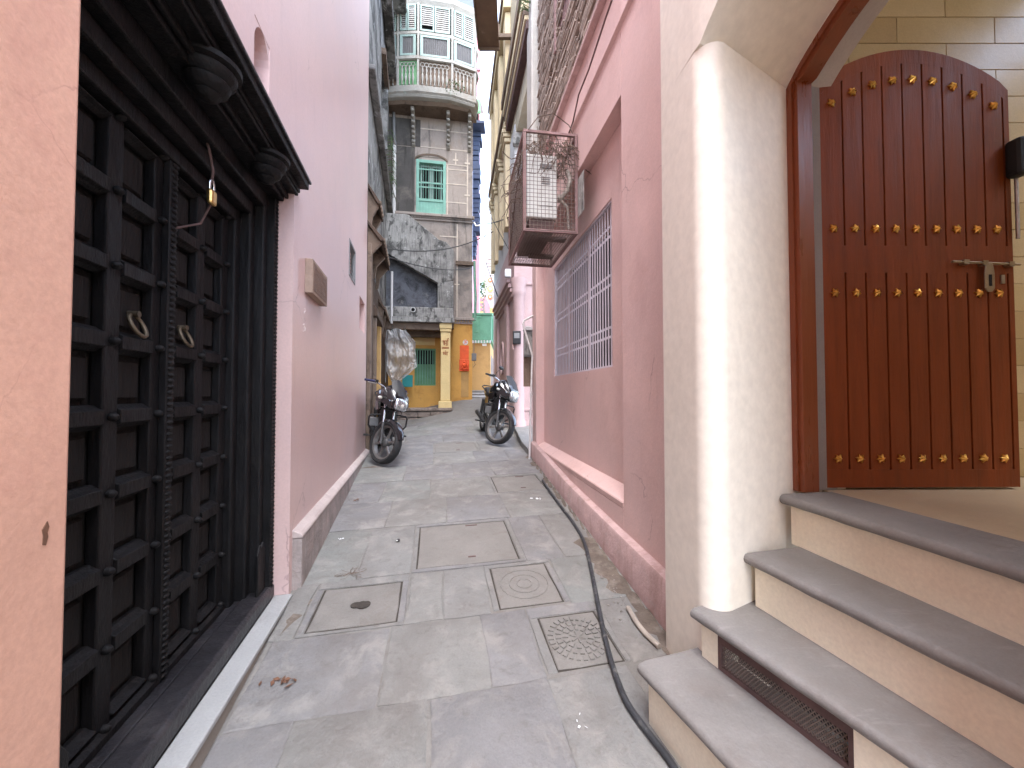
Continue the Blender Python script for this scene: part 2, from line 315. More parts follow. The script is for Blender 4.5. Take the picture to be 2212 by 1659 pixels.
DIRT = mat('gutter_dirt', (0.115, 0.092, 0.074), 0.95, 0.3, 9, 0.6, 60, [((0.22, 0.19, 0.165), 8, 0.5, 0.66, V1, 0.7), ((0.04, 0.032, 0.026), 20, 0.58, 0.7, V1, 0.6)])
GAP = mat('dark_gap_shade_dirt', (0.045, 0.038, 0.032), 0.95, 0.3, 20, 0.3, 60)  # dirt coloured near black, giving shallow gaps the shade of deep ones
MINTP = mat('green_downpipe', (0.18, 0.36, 0.26), 0.7, 0.2, 3, 0.2, 40)

def plastic_sheet():
    m = bpy.data.materials.new('translucent_polythene'); m.use_nodes = True
    nt = m.node_tree; N = nt.nodes; L = nt.links
    bs = N['Principled BSDF']; out = N['Material Output']
    bs.inputs['Base Color'].default_value = (0.55, 0.55, 0.55, 1); bs.inputs['Roughness'].default_value = 0.16
    bs.inputs['Specular IOR Level'].default_value = 0.6
    tr = N.new('ShaderNodeBsdfTransparent'); tl = N.new('ShaderNodeBsdfTranslucent'); tl.inputs[0].default_value = (0.7, 0.7, 0.7, 1)
    a = N.new('ShaderNodeMixShader'); a.inputs[0].default_value = 0.25
    b = N.new('ShaderNodeMixShader')
    no = N.new('ShaderNodeTexNoise'); no.inputs['Scale'].default_value = 3; no.inputs['Detail'].default_value = 2
    mr = N.new('ShaderNodeMapRange'); mr.inputs[1].default_value = 0.35; mr.inputs[2].default_value = 0.65; mr.inputs[3].default_value = 0.52; mr.inputs[4].default_value = 0.30
    L.new(no.outputs['Fac'], mr.inputs[0]); L.new(mr.outputs[0], b.inputs[0])
    L.new(bs.outputs[0], a.inputs[1]); L.new(tl.outputs[0], a.inputs[2])
    L.new(a.outputs[0], b.inputs[1]); L.new(tr.outputs[0], b.inputs[2]); L.new(b.outputs[0], out.inputs[0])
    return m
POLY = plastic_sheet()

# ------------------------------------------------------------------ mesh builder
class MB:
    def __init__(s):
        s.v = []; s.f = []
    def add(s, vs, fs):
        o = len(s.v); s.v += [tuple(p) for p in vs]; s.f += [tuple(i + o for i in f) for f in fs]; return s
    def box(s, x0, x1, y0, y1, z0, z1):
        return s.add([(x0, y0, z0), (x1, y0, z0), (x1, y1, z0), (x0, y1, z0), (x0, y0, z1), (x1, y0, z1), (x1, y1, z1), (x0, y1, z1)],
                     [(0, 3, 2, 1), (4, 5, 6, 7), (0, 1, 5, 4), (1, 2, 6, 5), (2, 3, 7, 6), (3, 0, 4, 7)])
    def prism(s, pts, y0, y1):                       # outline in x,z pushed along y
        n = len(pts)
        vs = [(a, y0, b) for a, b in pts] + [(a, y1, b) for a, b in pts]
        fs = [tuple(range(n)), tuple(range(2 * n - 1, n - 1, -1))] + [(i, i + n, (i + 1) % n + n, (i + 1) % n) for i in range(n)]
        return s.add(vs, fs)
    def prismx(s, pts, x0, x1):                      # outline in y,z pushed along x
        n = len(pts)
        vs = [(x0, a, b) for a, b in pts] + [(x1, a, b) for a, b in pts]
        fs = [tuple(range(n)), tuple(range(2 * n - 1, n - 1, -1))] + [(i, i + n, (i + 1) % n + n, (i + 1) % n) for i in range(n)]
        return s.add(vs, fs)
    def prismz(s, pts, z0, z1):                      # outline in x,y pushed along z (z may be lists)
        n = len(pts)
        za = z0 if isinstance(z0, (list, tuple)) else [z0] * n
        zb = z1 if isinstance(z1, (list, tuple)) else [z1] * n
        vs = [(a, b, za[i]) for i, (a, b) in enumerate(pts)] + [(a, b, zb[i]) for i, (a, b) in enumerate(pts)]
        fs = [tuple(range(n)), tuple(range(2 * n - 1, n - 1, -1))] + [(i, i + n, (i + 1) % n + n, (i + 1) % n) for i in range(n)]
        return s.add(vs, fs)
    def tube(s, pts, r, n=8, closed=False):
        pts = [Vector(p) for p in pts]; m = len(pts)
        rs = r if isinstance(r, (list, tuple)) else [r] * m
        vs = []; up = None
        for i, p in enumerate(pts):
            a = pts[i - 1] if (i > 0 or closed) else p
            b = pts[(i + 1) % m] if (i < m - 1 or closed) else p
            t = (b - a)
            t = t.normalized() if t.length > 1e-9 else Vector((0, 0, 1))
            if up is None:
                up = Vector((0, 0, 1)) if abs(t.z) < 0.9 else Vector((1, 0, 0))
            x = t.cross(up)
            if x.length < 1e-6:
                x = t.cross(Vector((0, 1, 0)))
            x.normalize(); y = x.cross(t).normalized(); up = y
            for k in range(n):
                an = 2 * math.pi * k / n
                vs.append(p + x * (math.cos(an) * rs[i]) + y * (math.sin(an) * rs[i]))
        fs = []
        for i in range(m if closed else m - 1):
            j = (i + 1) % m
            for k in range(n):
                l = (k + 1) % n
                fs.append((i * n + k, i * n + l, j * n + l, j * n + k))
        if not closed:
            fs.append(tuple(range(n - 1, -1, -1))); fs.append(tuple((m - 1) * n + k for k in range(n)))
        return s.add(vs, fs)
    def lathe(s, prof, c=(0, 0, 0), n=16, axis='z', a0=0.0, a1=2 * math.pi):
        full = abs(a1 - a0 - 2 * math.pi) < 1e-6
        k = n if full else n + 1
        vs = []
        for r, h in prof:
            for i in range(k):
                a = a0 + (a1 - a0) * i / n
                p = (r * math.cos(a), r * math.sin(a), h)
                if axis == 'x': p = (p[2], p[0], p[1])
                elif axis == 'y': p = (p[0], p[2], p[1])
                vs.append((p[0] + c[0], p[1] + c[1], p[2] + c[2]))
        fs = []
        for j in range(len(prof) - 1):
            for i in range(n if full else n):
                l = (i + 1) % k if full else i + 1
                fs.append((j * k + i, j * k + l, (j + 1) * k + l, (j + 1) * k + i))
        fs.append(tuple(range(k))); fs.append(tuple((len(prof) - 1) * k + i for i in range(k)))
        return s.add(vs, fs)
    def ball(s, c, rx, ry=None, rz=None, n=10, m=6):
        ry = rx if ry is None else ry; rz = rx if rz is None else rz
        vs = [(c[0], c[1], c[2] - rz)]; fs = []
        for j in range(1, m):
            b = -math.pi / 2 + math.pi * j / m
            for i in range(n):
                a = 2 * math.pi * i / n
                vs.append((c[0] + rx * math.cos(b) * math.cos(a), c[1] + ry * math.cos(b) * math.sin(a), c[2] + rz * math.sin(b)))
        vs.append((c[0], c[1], c[2] + rz))
        for i in range(n):
            fs.append((0, 1 + (i + 1) % n, 1 + i))
            for j in range(m - 2):
                fs.append((1 + j * n + i, 1 + j * n + (i + 1) % n, 1 + (j + 1) * n + (i + 1) % n, 1 + (j + 1) * n + i))
            fs.append((1 + (m - 2) * n + i, 1 + (m - 2) * n + (i + 1) % n, len(vs) - 1))
        return s.add(vs, fs)
    def loft(s, secs):                               # rings of equal length, capped
        n = len(secs[0]); vs = [p for r in secs for p in r]; fs = []
        for j in range(len(secs) - 1):
            for i in range(n):
                l = (i + 1) % n
                fs.append((j * n + i, j * n + l, (j + 1) * n + l, (j + 1) * n + i))
        fs.append(tuple(range(n))); fs.append(tuple((len(secs) - 1) * n + i for i in range(n)))
        return s.add(vs, fs)
    def wall(s, x0, x1, z0, z1, y0, y1, holes=()):   # slab with rectangular holes (a0,a1,b0,b1)
        xs = sorted({x0, x1, *[min(max(h[i], x0), x1) for h in holes for i in (0, 1)]})
        zs = sorted({z0, z1, *[min(max(h[i], z0), z1) for h in holes for i in (2, 3)]})
        def solid(i, j):
            if i < 0 or j < 0 or i >= len(xs) - 1 or j >= len(zs) - 1: return False
            cx = (xs[i] + xs[i + 1]) / 2; cz = (zs[j] + zs[j + 1]) / 2
            return not any(h[0] < cx < h[1] and h[2] < cz < h[3] for h in holes)
        for i in range(len(xs) - 1):
            for j in range(len(zs) - 1):
                if not solid(i, j): continue
                a, b, c, d = xs[i], xs[i + 1], zs[j], zs[j + 1]
                o = len(s.v)
                s.v += [(a, y0, c), (b, y0, c), (b, y0, d), (a, y0, d), (a, y1, c), (b, y1, c), (b, y1, d), (a, y1, d)]
                s.f += [(o, o + 1, o + 2, o + 3), (o + 5, o + 4, o + 7, o + 6)]
                if not solid(i - 1, j): s.f.append((o + 4, o, o + 3, o + 7))
                if not solid(i + 1, j): s.f.append((o + 1, o + 5, o + 6, o + 2))
                if not solid(i, j - 1): s.f.append((o + 4, o + 5, o + 1, o))
                if not solid(i, j + 1): s.f.append((o + 3, o + 2, o + 6, o + 7))
        s.raw = True
        return s
    def xform(s, fn):
        s.v = [tuple(fn(Vector(p))) for p in s.v]; return s
    def mesh(s, name, smooth=0):
        me = bpy.data.meshes.new(name); me.from_pydata(s.v, [], s.f)
        bm = bmesh.new(); bm.from_mesh(me)
        if getattr(s, 'raw', False):
            bmesh.ops.remove_doubles(bm, verts=bm.verts, dist=1e-5)
        bmesh.ops.recalc_face_normals(bm, faces=bm.faces)
        bm.to_mesh(me); bm.free()
        if smooth:
            me.shade_smooth(); me.set_sharp_from_angle(angle=R(smooth))
        return me
    def build(s, name, m, parent=None, smooth=0, bevel=0.0, seg=2):
        return link(name, s.mesh(name, smooth), m, parent, bevel, seg)

def link(name, me, m, parent=None, bevel=0.0, seg=2):
    if m is not None and not me.materials:
        me.materials.append(m)
    o = bpy.data.objects.new(name, me); COL.objects.link(o)
    if parent is not None: o.parent = parent
    if bevel:
        b = o.modifiers.new('bevel', 'BEVEL'); b.width = bevel; b.segments = seg; b.limit_method = 'ANGLE'; b.angle_limit = R(40)
    return o

def tag(o, label, cat, group=None, kind=None):
    o['label'] = label
    if cat: o['category'] = cat
    if group: o['group'] = group
    if kind: o['kind'] = kind
    return o

def thing(name, label, cat, fr=None, loc=None, rz=0.0, group=None):
    o = bpy.data.objects.new(name, None); COL.objects.link(o); o.empty_display_size = 0.1
    if fr is not None:
        o.location = fr.o; o.rotation_euler = (0, 0, fr.a)
    else:
        o.location = loc or (0, 0, 0); o.rotation_euler = (0, 0, rz)
    return tag(o, label, cat, group)

def copies(me, name, m, parent, spots):             # alike pieces that share one mesh
    out = []
    for sp in spots:
        o = link(name, me, m, parent)
        o.location = sp[0]
        if len(sp) > 1 and sp[1] is not None: o.rotation_euler = sp[1]
        if len(sp) > 2: o.scale = sp[2]
        out.append(o)
    return out

def strokes(mb, lines, ox, oz, sc, y, r):
    for ln in lines:
        mb.tube([(ox + a * sc, y, oz + b * sc) for a, b in ln], r, 5)
    return mb

def arc(cx, cy, rx, ry, a0, a1, n):
    return [(cx + rx * math.cos(R(a0 + (a1 - a0) * i / n)), cy + ry * math.sin(R(a0 + (a1 - a0) * i / n))) for i in range(n + 1)]

def sag(p, q, d, n=14):
    p = Vector(p); q = Vector(q)
    return [p.lerp(q, i / n) - Vector((0, 0, d * 4 * (i / n) * (1 - i / n))) for i in range(n + 1)]

# ------------------------------------------------------------------ ground sheet and paving
def ground_sheet():
    xs = [-150, -60, -25, -12, -8] + [-6 + i * 0.4 for i in range(31)] + [8, 12, 25, 60, 150]
    ys = [-60, -20, -8, -4] + [-2 + i * 0.4 for i in range(46)] + [17, 18, 20, 24, 30, 40, 60, 100, 300]
    vs = [(x, y, gz(x, y) - 0.0075) for y in ys for x in xs]
    n = len(xs)
    fs = [(j * n + i, j * n + i + 1, (j + 1) * n + i + 1, (j + 1) * n + i) for j in range(len(ys) - 1) for i in range(n - 1)]
    me = bpy.data.meshes.new('ground'); me.from_pydata(vs, [], fs); me.shade_smooth()
    o = link('ground', me, MORTAR); o['kind'] = 'structure'
    return o
ground = ground_sheet()
LT = Vector((-0.2, 1, 0)).normalized(); LU = Vector((1, 0.2, 0)).normalized()
def lane(s, c):
    p = LT * s + LU * c
    return p.x, p.y

def outline(s0, s1, c0, c1, jit=0.010, k=3):
    cs = [(s0, c0), (s0, c1), (s1, c1), (s1, c0)]
    out = []
    for i in range(4):
        a, b = cs[i], cs[(i + 1) % 4]
        for q in range(k):
            f = q / k
            out.append((a[0] + (b[0] - a[0]) * f + random.uniform(-jit, jit), a[1] + (b[1] - a[1]) * f + random.uniform(-jit, jit)))
    return out

def slab_mesh(mb, pts, dh=0.0, th=0.03, inset=0.010, drop=0.004):
    n = len(pts); cs = sum(p[0] for p in pts) / n; cc = sum(p[1] for p in pts) / n
    tx, ty = random.uniform(-0.004, 0.004), random.uniform(-0.004, 0.004)
    rings = []
    for ins, dz in ((inset, 0.0), (0.0, -drop), (0.0, -th)):
        r = []
        for (a, b) in pts:
            d = math.hypot(a - cs, b - cc); f = 1 - ins / max(d, 1e-6)
            x, y = lane(cs + (a - cs) * f, cc + (b - cc) * f)
            r.append((x, y, gz(x, y) + dh + dz + tx * (a - cs) + ty * (b - cc)))
        rings.append(r)
    return mb.loft(rings)

def slab(s0, s1, c0, c1):
    g = 0.0035
    slab_mesh(MB(), outline(s0 + g, s1 - g, c0 + g, c1 - g), random.uniform(-0.002, 0.003)).build('paving_slab', random.choice(PAVE), ground, smooth=25)

COVER_LABELS = {}
def slab_ring(s0, s1, c0, c1, a0, a1, b0, b1):
    """paving surround with a square hole for an inspection cover"""
    g = 0.006
    for (p, q, r, t) in ((s0 + g, a0 - 0.008, c0 + g, c1 - g), (a1 + 0.008, s1 - g, c0 + g, c1 - g), (a0 - 0.006, a1 + 0.006, c0 + g, b0 - 0.008), (a0 - 0.006, a1 + 0.006, b1 + 0.008, c1 - g)):
        if q - p > 0.02 and t - r > 0.02:
            slab_mesh(MB(), outline(p, q, r, t, 0.004), random.uniform(-0.002, 0.002), inset=0.006).build('paving_slab', random.choice(PAVE[:3]), ground, smooth=25)

def cover(name, label, a0, a1, b0, b1, style):
    g = 0.006
    mb = slab_mesh(MB(), outline(a0 + g, a1 - g, b0 + g, b1 - g, 0.004), -0.002 if style != 'flush' else -0.001, th=0.02, inset=0.005)
    cs, cc = (a0 + a1) / 2, (b0 + b1) / 2
    x, y = lane(cs, cc)
    t = thing(name, label, 'manhole cover', loc=(x, y, gz(x, y)))
    def loc(m):
        m.v = [(p[0] - x, p[1] - y, p[2] - gz(x, y)) for p in m.v]; return m
    loc(mb).build('cover_plate', COVERM, t, smooth=25)
    if style != 'flush':
        q = [lane(a, b) for a, b in ((a0 - .004, b0 - .004), (a0 - .004, b1 + .004), (a1 + .004, b1 + .004), (a1 + .004, b0 - .004))]
        loc(MB().prismz(q, [gz(*p) - .03 for p in q], [gz(*p) - .0065 for p in q])).build('gap_shade_dirt', GAP, t)  # dark plate of dirt, gap shade around the cover put into colour
    def gp(a, b, h):
        X, Y = lane(a, b); return (X, Y, gz(X, Y) + h)
    rm = min(a1 - a0, b1 - b0) / 2
    if style == 'star':                                      # embossed rings of small bars
        for ring, (r, nb) in enumerate(((0.40, 12), (0.62, 20), (0.86, 28))):
            m2 = MB()
            for i in range(nb):
                an = 2 * math.pi * (i + 0.5) / nb; da = 2 * math.pi / nb * 0.30
                r0, r1 = rm * (r - 0.09), rm * (r + 0.09)
                q = [gp(cs + rr * math.cos(w), cc + rr * math.sin(w), 0.0) for rr, w in ((r0, an - da), (r1, an - da), (r1, an + da), (r0, an + da))]
                m2.loft([[(p[0], p[1], p[2] - 0.008) for p in q], [(p[0], p[1], p[2] + 0.0055) for p in q]])
            loc(m2).build('embossed_ring', COVERM, t)
        m2 = MB()
        for i in range(6):
            an = 2 * math.pi * i / 6
            m2.tube([gp(cs, cc, 0.0), gp(cs + rm * .26 * math.cos(an), cc + rm * .26 * math.sin(an), 0.0)], 0.006, 5)
        loc(m2).build('embossed_star', COVERM, t)
    if style == 'flower':
        for r in (0.25, 0.5, 0.8):
            m2 = MB(); m2.tube([gp(cs + rm * r * math.cos(2 * math.pi * i / 20), cc + rm * r * math.sin(2 * math.pi * i / 20), -0.001) for i in range(20)], 0.0045, 5, closed=True)
            loc(m2).build('embossed_ring', COVERM, t)
    if style == 'hole':
        m2 = MB(); p = gp(cs - 0.01, cc + 0.03, -0.003)
        m2.lathe([(0.044, 0.0), (0.046, 0.005), (0.026, 0.004)], (p[0], p[1], p[2]), 14)
        m2.lathe([(0.032, 0.0), (0.034, 0.005), (0.018, 0.004)], (p[0] - 0.045, p[1] - 0.004, p[2]), 14)
        loc(m2).build('lifting_hole', GAP, t)
    if style in ('notch', 'flush'):
        m2 = MB()
        p, q = gp(a1 - 0.05, cc + 0.02, -0.001), gp(a1 - 0.05, cc + 0.13, -0.001)
        m2.tube([p, q], 0.006, 6); loc(m2).build('lifting_slot', RUSTD, t); m2 = MB()
        p, q = gp(a0 + 0.10, cc + 0.0, -0.001), gp(a0 + 0.10, cc + 0.06, -0.001)
        m2.tube([p, q], 0.007, 6)
        loc(m2).build('lifting_slot', RUSTD, t)
    return t

ROWS = [
    (-1.6, -1.0, [-0.9, -0.3, 0.4, 0.95]), (-1.0, -0.35, [-0.9, -0.1, 0.5, 0.95]), (-0.35, 0.25, [-0.9, -0.4, 0.3, 0.95]),
    (0.25, 0.80, [-0.88, -0.15, 0.45, 0.95]), (0.80, 1.35, [-0.88, -0.50, 0.10, 0.62, 0.98]),
    (1.35, 1.87, [-0.88, -0.60, -0.02, 0.55, 0.98]),
    (1.87, 2.40, [-0.89, -0.25, 0.28, 0.56, ('star', 1.90, 2.30, 0.62, 0.98), 1.02, 1.36]),
    (2.40, 2.95, [-0.92, -0.78, ('hole', 2.44, 2.86, -0.73, -0.22), -0.17, 0.06, 0.36, ('flower', 2.43, 2.90, 0.41, 0.83), 0.88, 1.38]),
    (2.95, 3.78, [-0.94, -0.55, -0.17, ('notch', 3.00, 3.72, -0.13, 0.66), 0.71, 1.02, 1.40]),
    (3.78, 4.45, [-0.97, -0.45, 0.12, 0.74, 1.43]),
    (4.45, 5.15, [-1.01, -0.60, -0.05, 0.69, ('notch', 4.50, 5.08, 0.73, 1.33), 1.46]),
    (5.15, 5.85, [-1.04, -0.40, 0.25, 0.80, 1.48]),
    (5.85, 6.52, [-1.08, -0.70, -0.02, 0.62, 1.15, 1.55]),
    (6.52, 7.30, [-1.15, -0.60, -0.03, ('flush', 6.57, 7.24, 0.0, 0.72), 0.77, 1.35]),
    (7.30, 8.05, [-1.2, -0.55, 0.15, 0.80, 1.55]), (8.05, 8.85, [-1.25, -0.75, -0.05, 0.70, 1.60]), (8.85, 9.65, [-1.28, -0.4, 0.35, 0.9, 1.65]),
    (9.65, 10.5, [-0.9, -0.2, 0.5, 1.1, 1.7]),
]
CV = {'star': ('inspection_cover', 'square cement drain cover embossed with rings of small bars beside the black cable'),
      'hole': ('inspection_cover', 'rough square drain cover with rusty lifting holes beside the black door step'),
      'flower': ('inspection_cover', 'square cement cover with faint round flower relief, sunk between slabs'),
      'flush': ('inspection_cover', 'pale flush drain cover in the lane between the two motorcycles')}
NOTCH = iter([('inspection_cover', 'largest square stone drain cover in the middle of the lane'), ('inspection_cover', 'flat square drain cover under the barred window beside the pink plinth')])
for s0, s1, cols in ROWS:
    i = 0; prev = cols[0]; i = 1
    while i < len(cols):
        c = cols[i]
        if isinstance(c, tuple):
            nxt = cols[i + 1]
            slab_ring(s0, s1, prev, nxt, *c[1:])
            nm, lb = next(NOTCH) if c[0] == 'notch' else CV[c[0]]
            cover(nm, lb, *c[1:], c[0])
            prev = nxt; i += 2
        else:
            slab(s0, s1, prev, c); prev = c; i += 1

# low pavement in front of the recess on the right
mb = MB(); pp = [(0.04, 8.38), (0.16, 6.9), (0.265, 6.23), (0.95, 6.33), (0.95, 8.38)]
mb.prismz(pp, [gz(*p) - 0.05 for p in pp], [gz(*p) + 0.10 for p in pp])
o = mb.build('side_pavement', PAVE[0], None, bevel=0.012); o['kind'] = 'structure'

# ------------------------------------------------------------------ left: pink house with the black carved doorway
FL = Frame(-0.84, 0.0, math.atan2(0.970, -0.2425))
hl = thing('pink_house', 'pale pink plastered house with the black carved doorway and plaque', 'house', FL)
OP0, OP1, OPT = 0.97, 2.68, 3.02
niche = (1.99, 2.20, 3.12, 3.55); slot = (5.83, 6.42, 2.57, 3.05); vent = (4.88, 5.36, 3.07, 3.53)
mb = MB(); mb.wall(0.97, 6.66, 0.0, 8.7, 0.0, 0.62, [(OP0, OP1, 0.0, OPT), niche, slot, vent])
mb.build('wall', PINK_L, hl)
mb = MB(); mb.wall(-3.0, 0.9699, -0.2, 8.7, -0.001, 0.62); mb.build('near_pier', PINK_N, hl, bevel=0.012)['label'] = 'peach pink pier beside the black door'
# arched head of the little niche, its back, the slot's back and the vent grille
mb = MB()
cx = (niche[0] + niche[1]) / 2; rw = (niche[1] - niche[0]) / 2
mb.prism([(niche[0], niche[3] + 0.02), (niche[0], niche[3] - 0.14)] + [(cx - rw * math.cos(R(a)), niche[3] - 0.14 + 0.14 * math.sin(R(a))) for a in range(10, 171, 16)] + [(niche[1], niche[3] - 0.14), (niche[1], niche[3] + 0.02)], 0.002, 0.14)
mb.box(niche[0] - .01, niche[1] + .01, 0.14, 0.16, niche[2] - .01, niche[3] + .03)
mb.build('niche_arch', PINK_L, hl)
mb = MB(); mb.box(slot[0] - .01, slot[1] + .01, 0.30, 0.32, slot[2] - .01, slot[3] + .01); mb.build('slot_back', PINK_L, hl)
g = thing('wall_vent', 'small grey metal louvred vent let into the pink wall', 'vent', FL.shifted(0.0))
mb = MB(); x0, x1, z0, z1 = vent
for a, b, c, d in ((x0, x1, z0, z0 + .03), (x0, x1, z1 - .03, z1), (x0, x0 + .03, z0 + .03, z1 - .03), (x1 - .03, x1, z0 + .03, z1 - .03)):
    mb.box(a, b, -0.008, 0.05, c, d)
mb.build('frame', GREY, g)
me = MB().box(x0 + .03, x1 - .03, 0.0, 0.006, 0, 0.045).mesh('slat')
copies(me, 'slat', GREY, g, [((0, 0.02, z0 + .04 + i * .047), (R(-25), 0, 0)) for i in range(8)])
# cement kerb along the wall foot
mb = MB(); mb.prismx([(-0.060, 0.10), (-0.060, 0.60), (0.03, 0.60), (0.03, 0.10)], 2.745, 6.78)
mb.build('kerb', KERB, hl, bevel=0.006)['label'] = 'grey cement kerb along the wall foot'
mb = MB(); mb.prismx([(-0.064, 0.601), (-0.064, 0.618), (-0.045, 0.638), (0.0, 0.662), (0.03, 0.662), (0.03, 0.601)], 2.743, 6.782)
mb.build('kerb_cap', KERBC, hl, bevel=0.008)
# step
mb = MB(); mb.wall(0.85, 2.68, 0.02, 0.236, -0.012, 0.085); mb.build('step_riser', STEPR, hl)
mb = MB(); mb.wall(0.85, 2.68, 0.237, 0.265, -0.025, 0.085); mb.build('step_top', WHITEST, hl, bevel=0.006)
# chalk marks
mb = MB()
cx, cz = FL.hit(656, 693)
for ln in [[(0, .9), (.3, 1.0), (.35, .8), (.05, .6), (.4, .62)], [(-.1, .25), (.5, .12)], [(-.2, -.35), (.1, -.2), (.15, -.45), (-.1, -.5), (.2, -.65), (0, -.8)], [(.3, -.4), (.45, -.75), (.5, -.45)]]:
    strokes(MB(), [ln], cx, cz, 0.10, -0.001, 0.0022).build('chalk_mark', WHITEINK, hl)

# chipped plaster on the near pier
cx, cz = FL.hit(97, 1150, -.001)
MB().prism([(cx - .006, cz - .026), (cx + .002, cz - .03), (cx + .007, cz - .012), (cx + .005, cz - .002), (cx + .009, cz + .010), (cx + .004, cz + .024), (cx - .002, cz + .016), (cx - .008, cz + .008), (cx - .005, cz - .006)], -.0025, .002).build('plaster_chip', DRYL, hl)
# plaque
t = thing('wall_plaque', 'thick tan stone plaque fixed to the pink wall past the black door', 'plaque', FL)
mb = MB(); mb.box(2.96, 3.45, -0.055, 0.0, 2.36, 2.62); mb.build('slab', PLAQE, t, bevel=0.004)
mb = MB(); mb.box(2.985, 3.425, -0.058, -0.05, 2.385, 2.595); mb.build('face', PLAQ, t)
mb = MB()
for k in range(5):
    z = 2.565 - k * .036; x = 3.0
    while x < 3.38:
        w = random.uniform(.02, .06); mb.tube([(x, -0.0585, z), (x + w, -0.0585, z + random.uniform(-.003, .003))], 0.0025, 4); x += w + .015
mb.build('worn_lettering', PLAQE, t)['kind'] = 'stuff'

# ---------------- carved black doorway
dw = thing('carved_doorway', 'black carved wooden double door with lotus canopy set in the pink wall', 'door', FL)
Z0, RP, YL = 0.385, 0.282, 0.29       # leaf foot, row pitch, leaf face depth
ZT = Z0 + 8 * RP
CEN = 1.83
def leaf(xa, xb, meet):                # meet = x of meeting stile side
    lf = MB().box(xa, xb, YL + 0.035, YL + 0.05, Z0, ZT).build('door_leaf', PANELW, dw)
    sw = 0.075
    xm = (xa + xb) / 2
    for k, xc in enumerate((xa + sw / 2, xm, xb - sw / 2)):
        MB().box(xc - sw / 2, xc + sw / 2, YL - 0.012, YL + 0.03, Z0 + .001, ZT - .001).build('stile', BLACKW, lf, bevel=0.006)
    for j in range(9):
        z = Z0 + j * RP; z0 = max(z - 0.045, Z0 + .002); z1 = min(z + 0.045, ZT - .002)
        prof = [(YL + .03, z0), (YL + .012, z0), (YL - .004, z0 + .012), (YL - .022, z0 + .02), (YL - .022, z1 - .02), (YL - .004, z1 - .012), (YL + .012, z1), (YL + .03, z1)]
        for a, b in ((xa + sw, xm - sw / 2), (xm + sw / 2, xb - sw)):
            MB().prismx(prof, a + .001, b - .001).build('rail', BLACKW, lf, bevel=0.002, seg=1)
    for j in range(8):
        for a, b in ((xa + sw, xm - sw / 2), (xm + sw / 2, xb - sw)):
            z = Z0 + j * RP
            MB().box(a + .018, b - .018, YL + .018, YL + .037, z + .062, z + RP - .062).build('panel', PANELW, lf, bevel=0.012, seg=1)
    boss = MB().lathe([(0.016, 0.0), (0.017, -0.012), (0.011, -0.022), (0.004, -0.027)], (0, 0, 0), 10, 'y').mesh('boss', 40)
    copies(boss, 'boss', BLACKW, lf, [((x, YL - 0.012, Z0 + j * RP), None) for j in range(9) for x in (xa + sw * .5, xm, xb - sw * .5)])
    mb = MB().prismx([(YL - .035, Z0 - .04), (YL + .03, Z0 - .04), (YL + .03, Z0), (YL - .014, Z0), (YL - .035, Z0 - .012)], xa, xb); mb.build('kick_board', BLACKW, lf, bevel=0.003)
    # tall ring on its plate
    rx = (xm + sw / 2 + xb - sw) / 2 if meet > xm else (xa + sw + xm - sw / 2) / 2
    rz = Z0 + 5.42 * RP
    ring = MB()
    ring.tube([(rx + 0.036 * math.cos(2 * math.pi * i / 24), YL - .015 - 0.02 * math.sin(2 * math.pi * i / 24) * -1, rz - .040 + 0.044 * math.sin(2 * math.pi * i / 24)) for i in range(24)], 0.0085, 8, closed=True)
    ring.tube([(rx, YL + .02, rz + .006), (rx, YL - .02, rz + .006)], 0.013, 8)
    ring.build('pull_ring', BRASSD, lf, smooth=50)
    return lf
leaf(CEN - 0.59, CEN - 0.002, CEN)
leaf(CEN + 0.002, CEN + 0.59, CEN)
# carved stile strips covering the meeting line and the hinge side: beaded twist
def bead_strip(xc, y, z0, z1, w, name, d=.03):
    b = MB().box(xc - w / 2, xc + w / 2, y, y + d, z0, z1).build(name, BLACKW, dw, bevel=0.004, seg=1)
    n = int((z1 - z0) / 0.026); mb = MB()
    for i in range(n):
        z = z0 + (i + .5) * (z1 - z0) / n
        mb.ball((xc, y, z), w * .42, .011, .0105, 7, 4)
    o = mb.build('carved_bead', BLACKW, b, smooth=60); o['kind'] = 'stuff'
bead_strip(CEN, YL - .042, Z0 - .03, ZT, 0.055, 'meeting_strip')
# jambs: four stepped mouldings each side
for sgn, xe in ((1, CEN + 0.59), (-1, CEN - 0.59)):
    edge = OP1 if sgn > 0 else OP0
    span = abs(edge - xe); steps = [(0.0, .26, YL - .05), (.26, .52, .185), (.52, .76, .135)]
    for a, b, y in steps:
        xa, xb = sorted((xe + sgn * (span * a + .001), xe + sgn * (span * b - .001)))
        MB().box(xa, xb, y, YL + .10, 0.30, 2.90).build('jamb_moulding', BLACKW, dw, bevel=0.012)
    bead_strip(xe + sgn * span * .88, .095, 0.30, 2.90, span * .23, 'rope_moulding', .29)
    # carved foot block
    xa, xb = sorted((xe + sgn * span * .28, xe + sgn * span * .74))
    MB().prism([(xa, .30), (xb, .30), (xb, .60), ((xa * .3 + xb * .7), .66), ((xa + xb) / 2, .63), ((xa * .7 + xb * .3), .66), (xa, .60)], .118, .134).build('carved_foot', BLACKW, dw, bevel=0.006)
xa, xb = OP0 + .002, OP1 - .002
for z0, z1, y, nm in ((ZT + .002, ZT + .075, YL - .05, 'lintel_moulding'), (ZT + .077, ZT + .16, .185, 'lintel_moulding'), (ZT + .162, 2.90, .135, 'lintel_moulding')):
    MB().box(xa, xb, y, YL + .12, z0, z1).build(nm, BLACKW, dw, bevel=0.012)
MB().box(xa, xb, .06, YL + .12, 2.902, 3.01).build('frieze', BLACKW, dw, bevel=0.006)
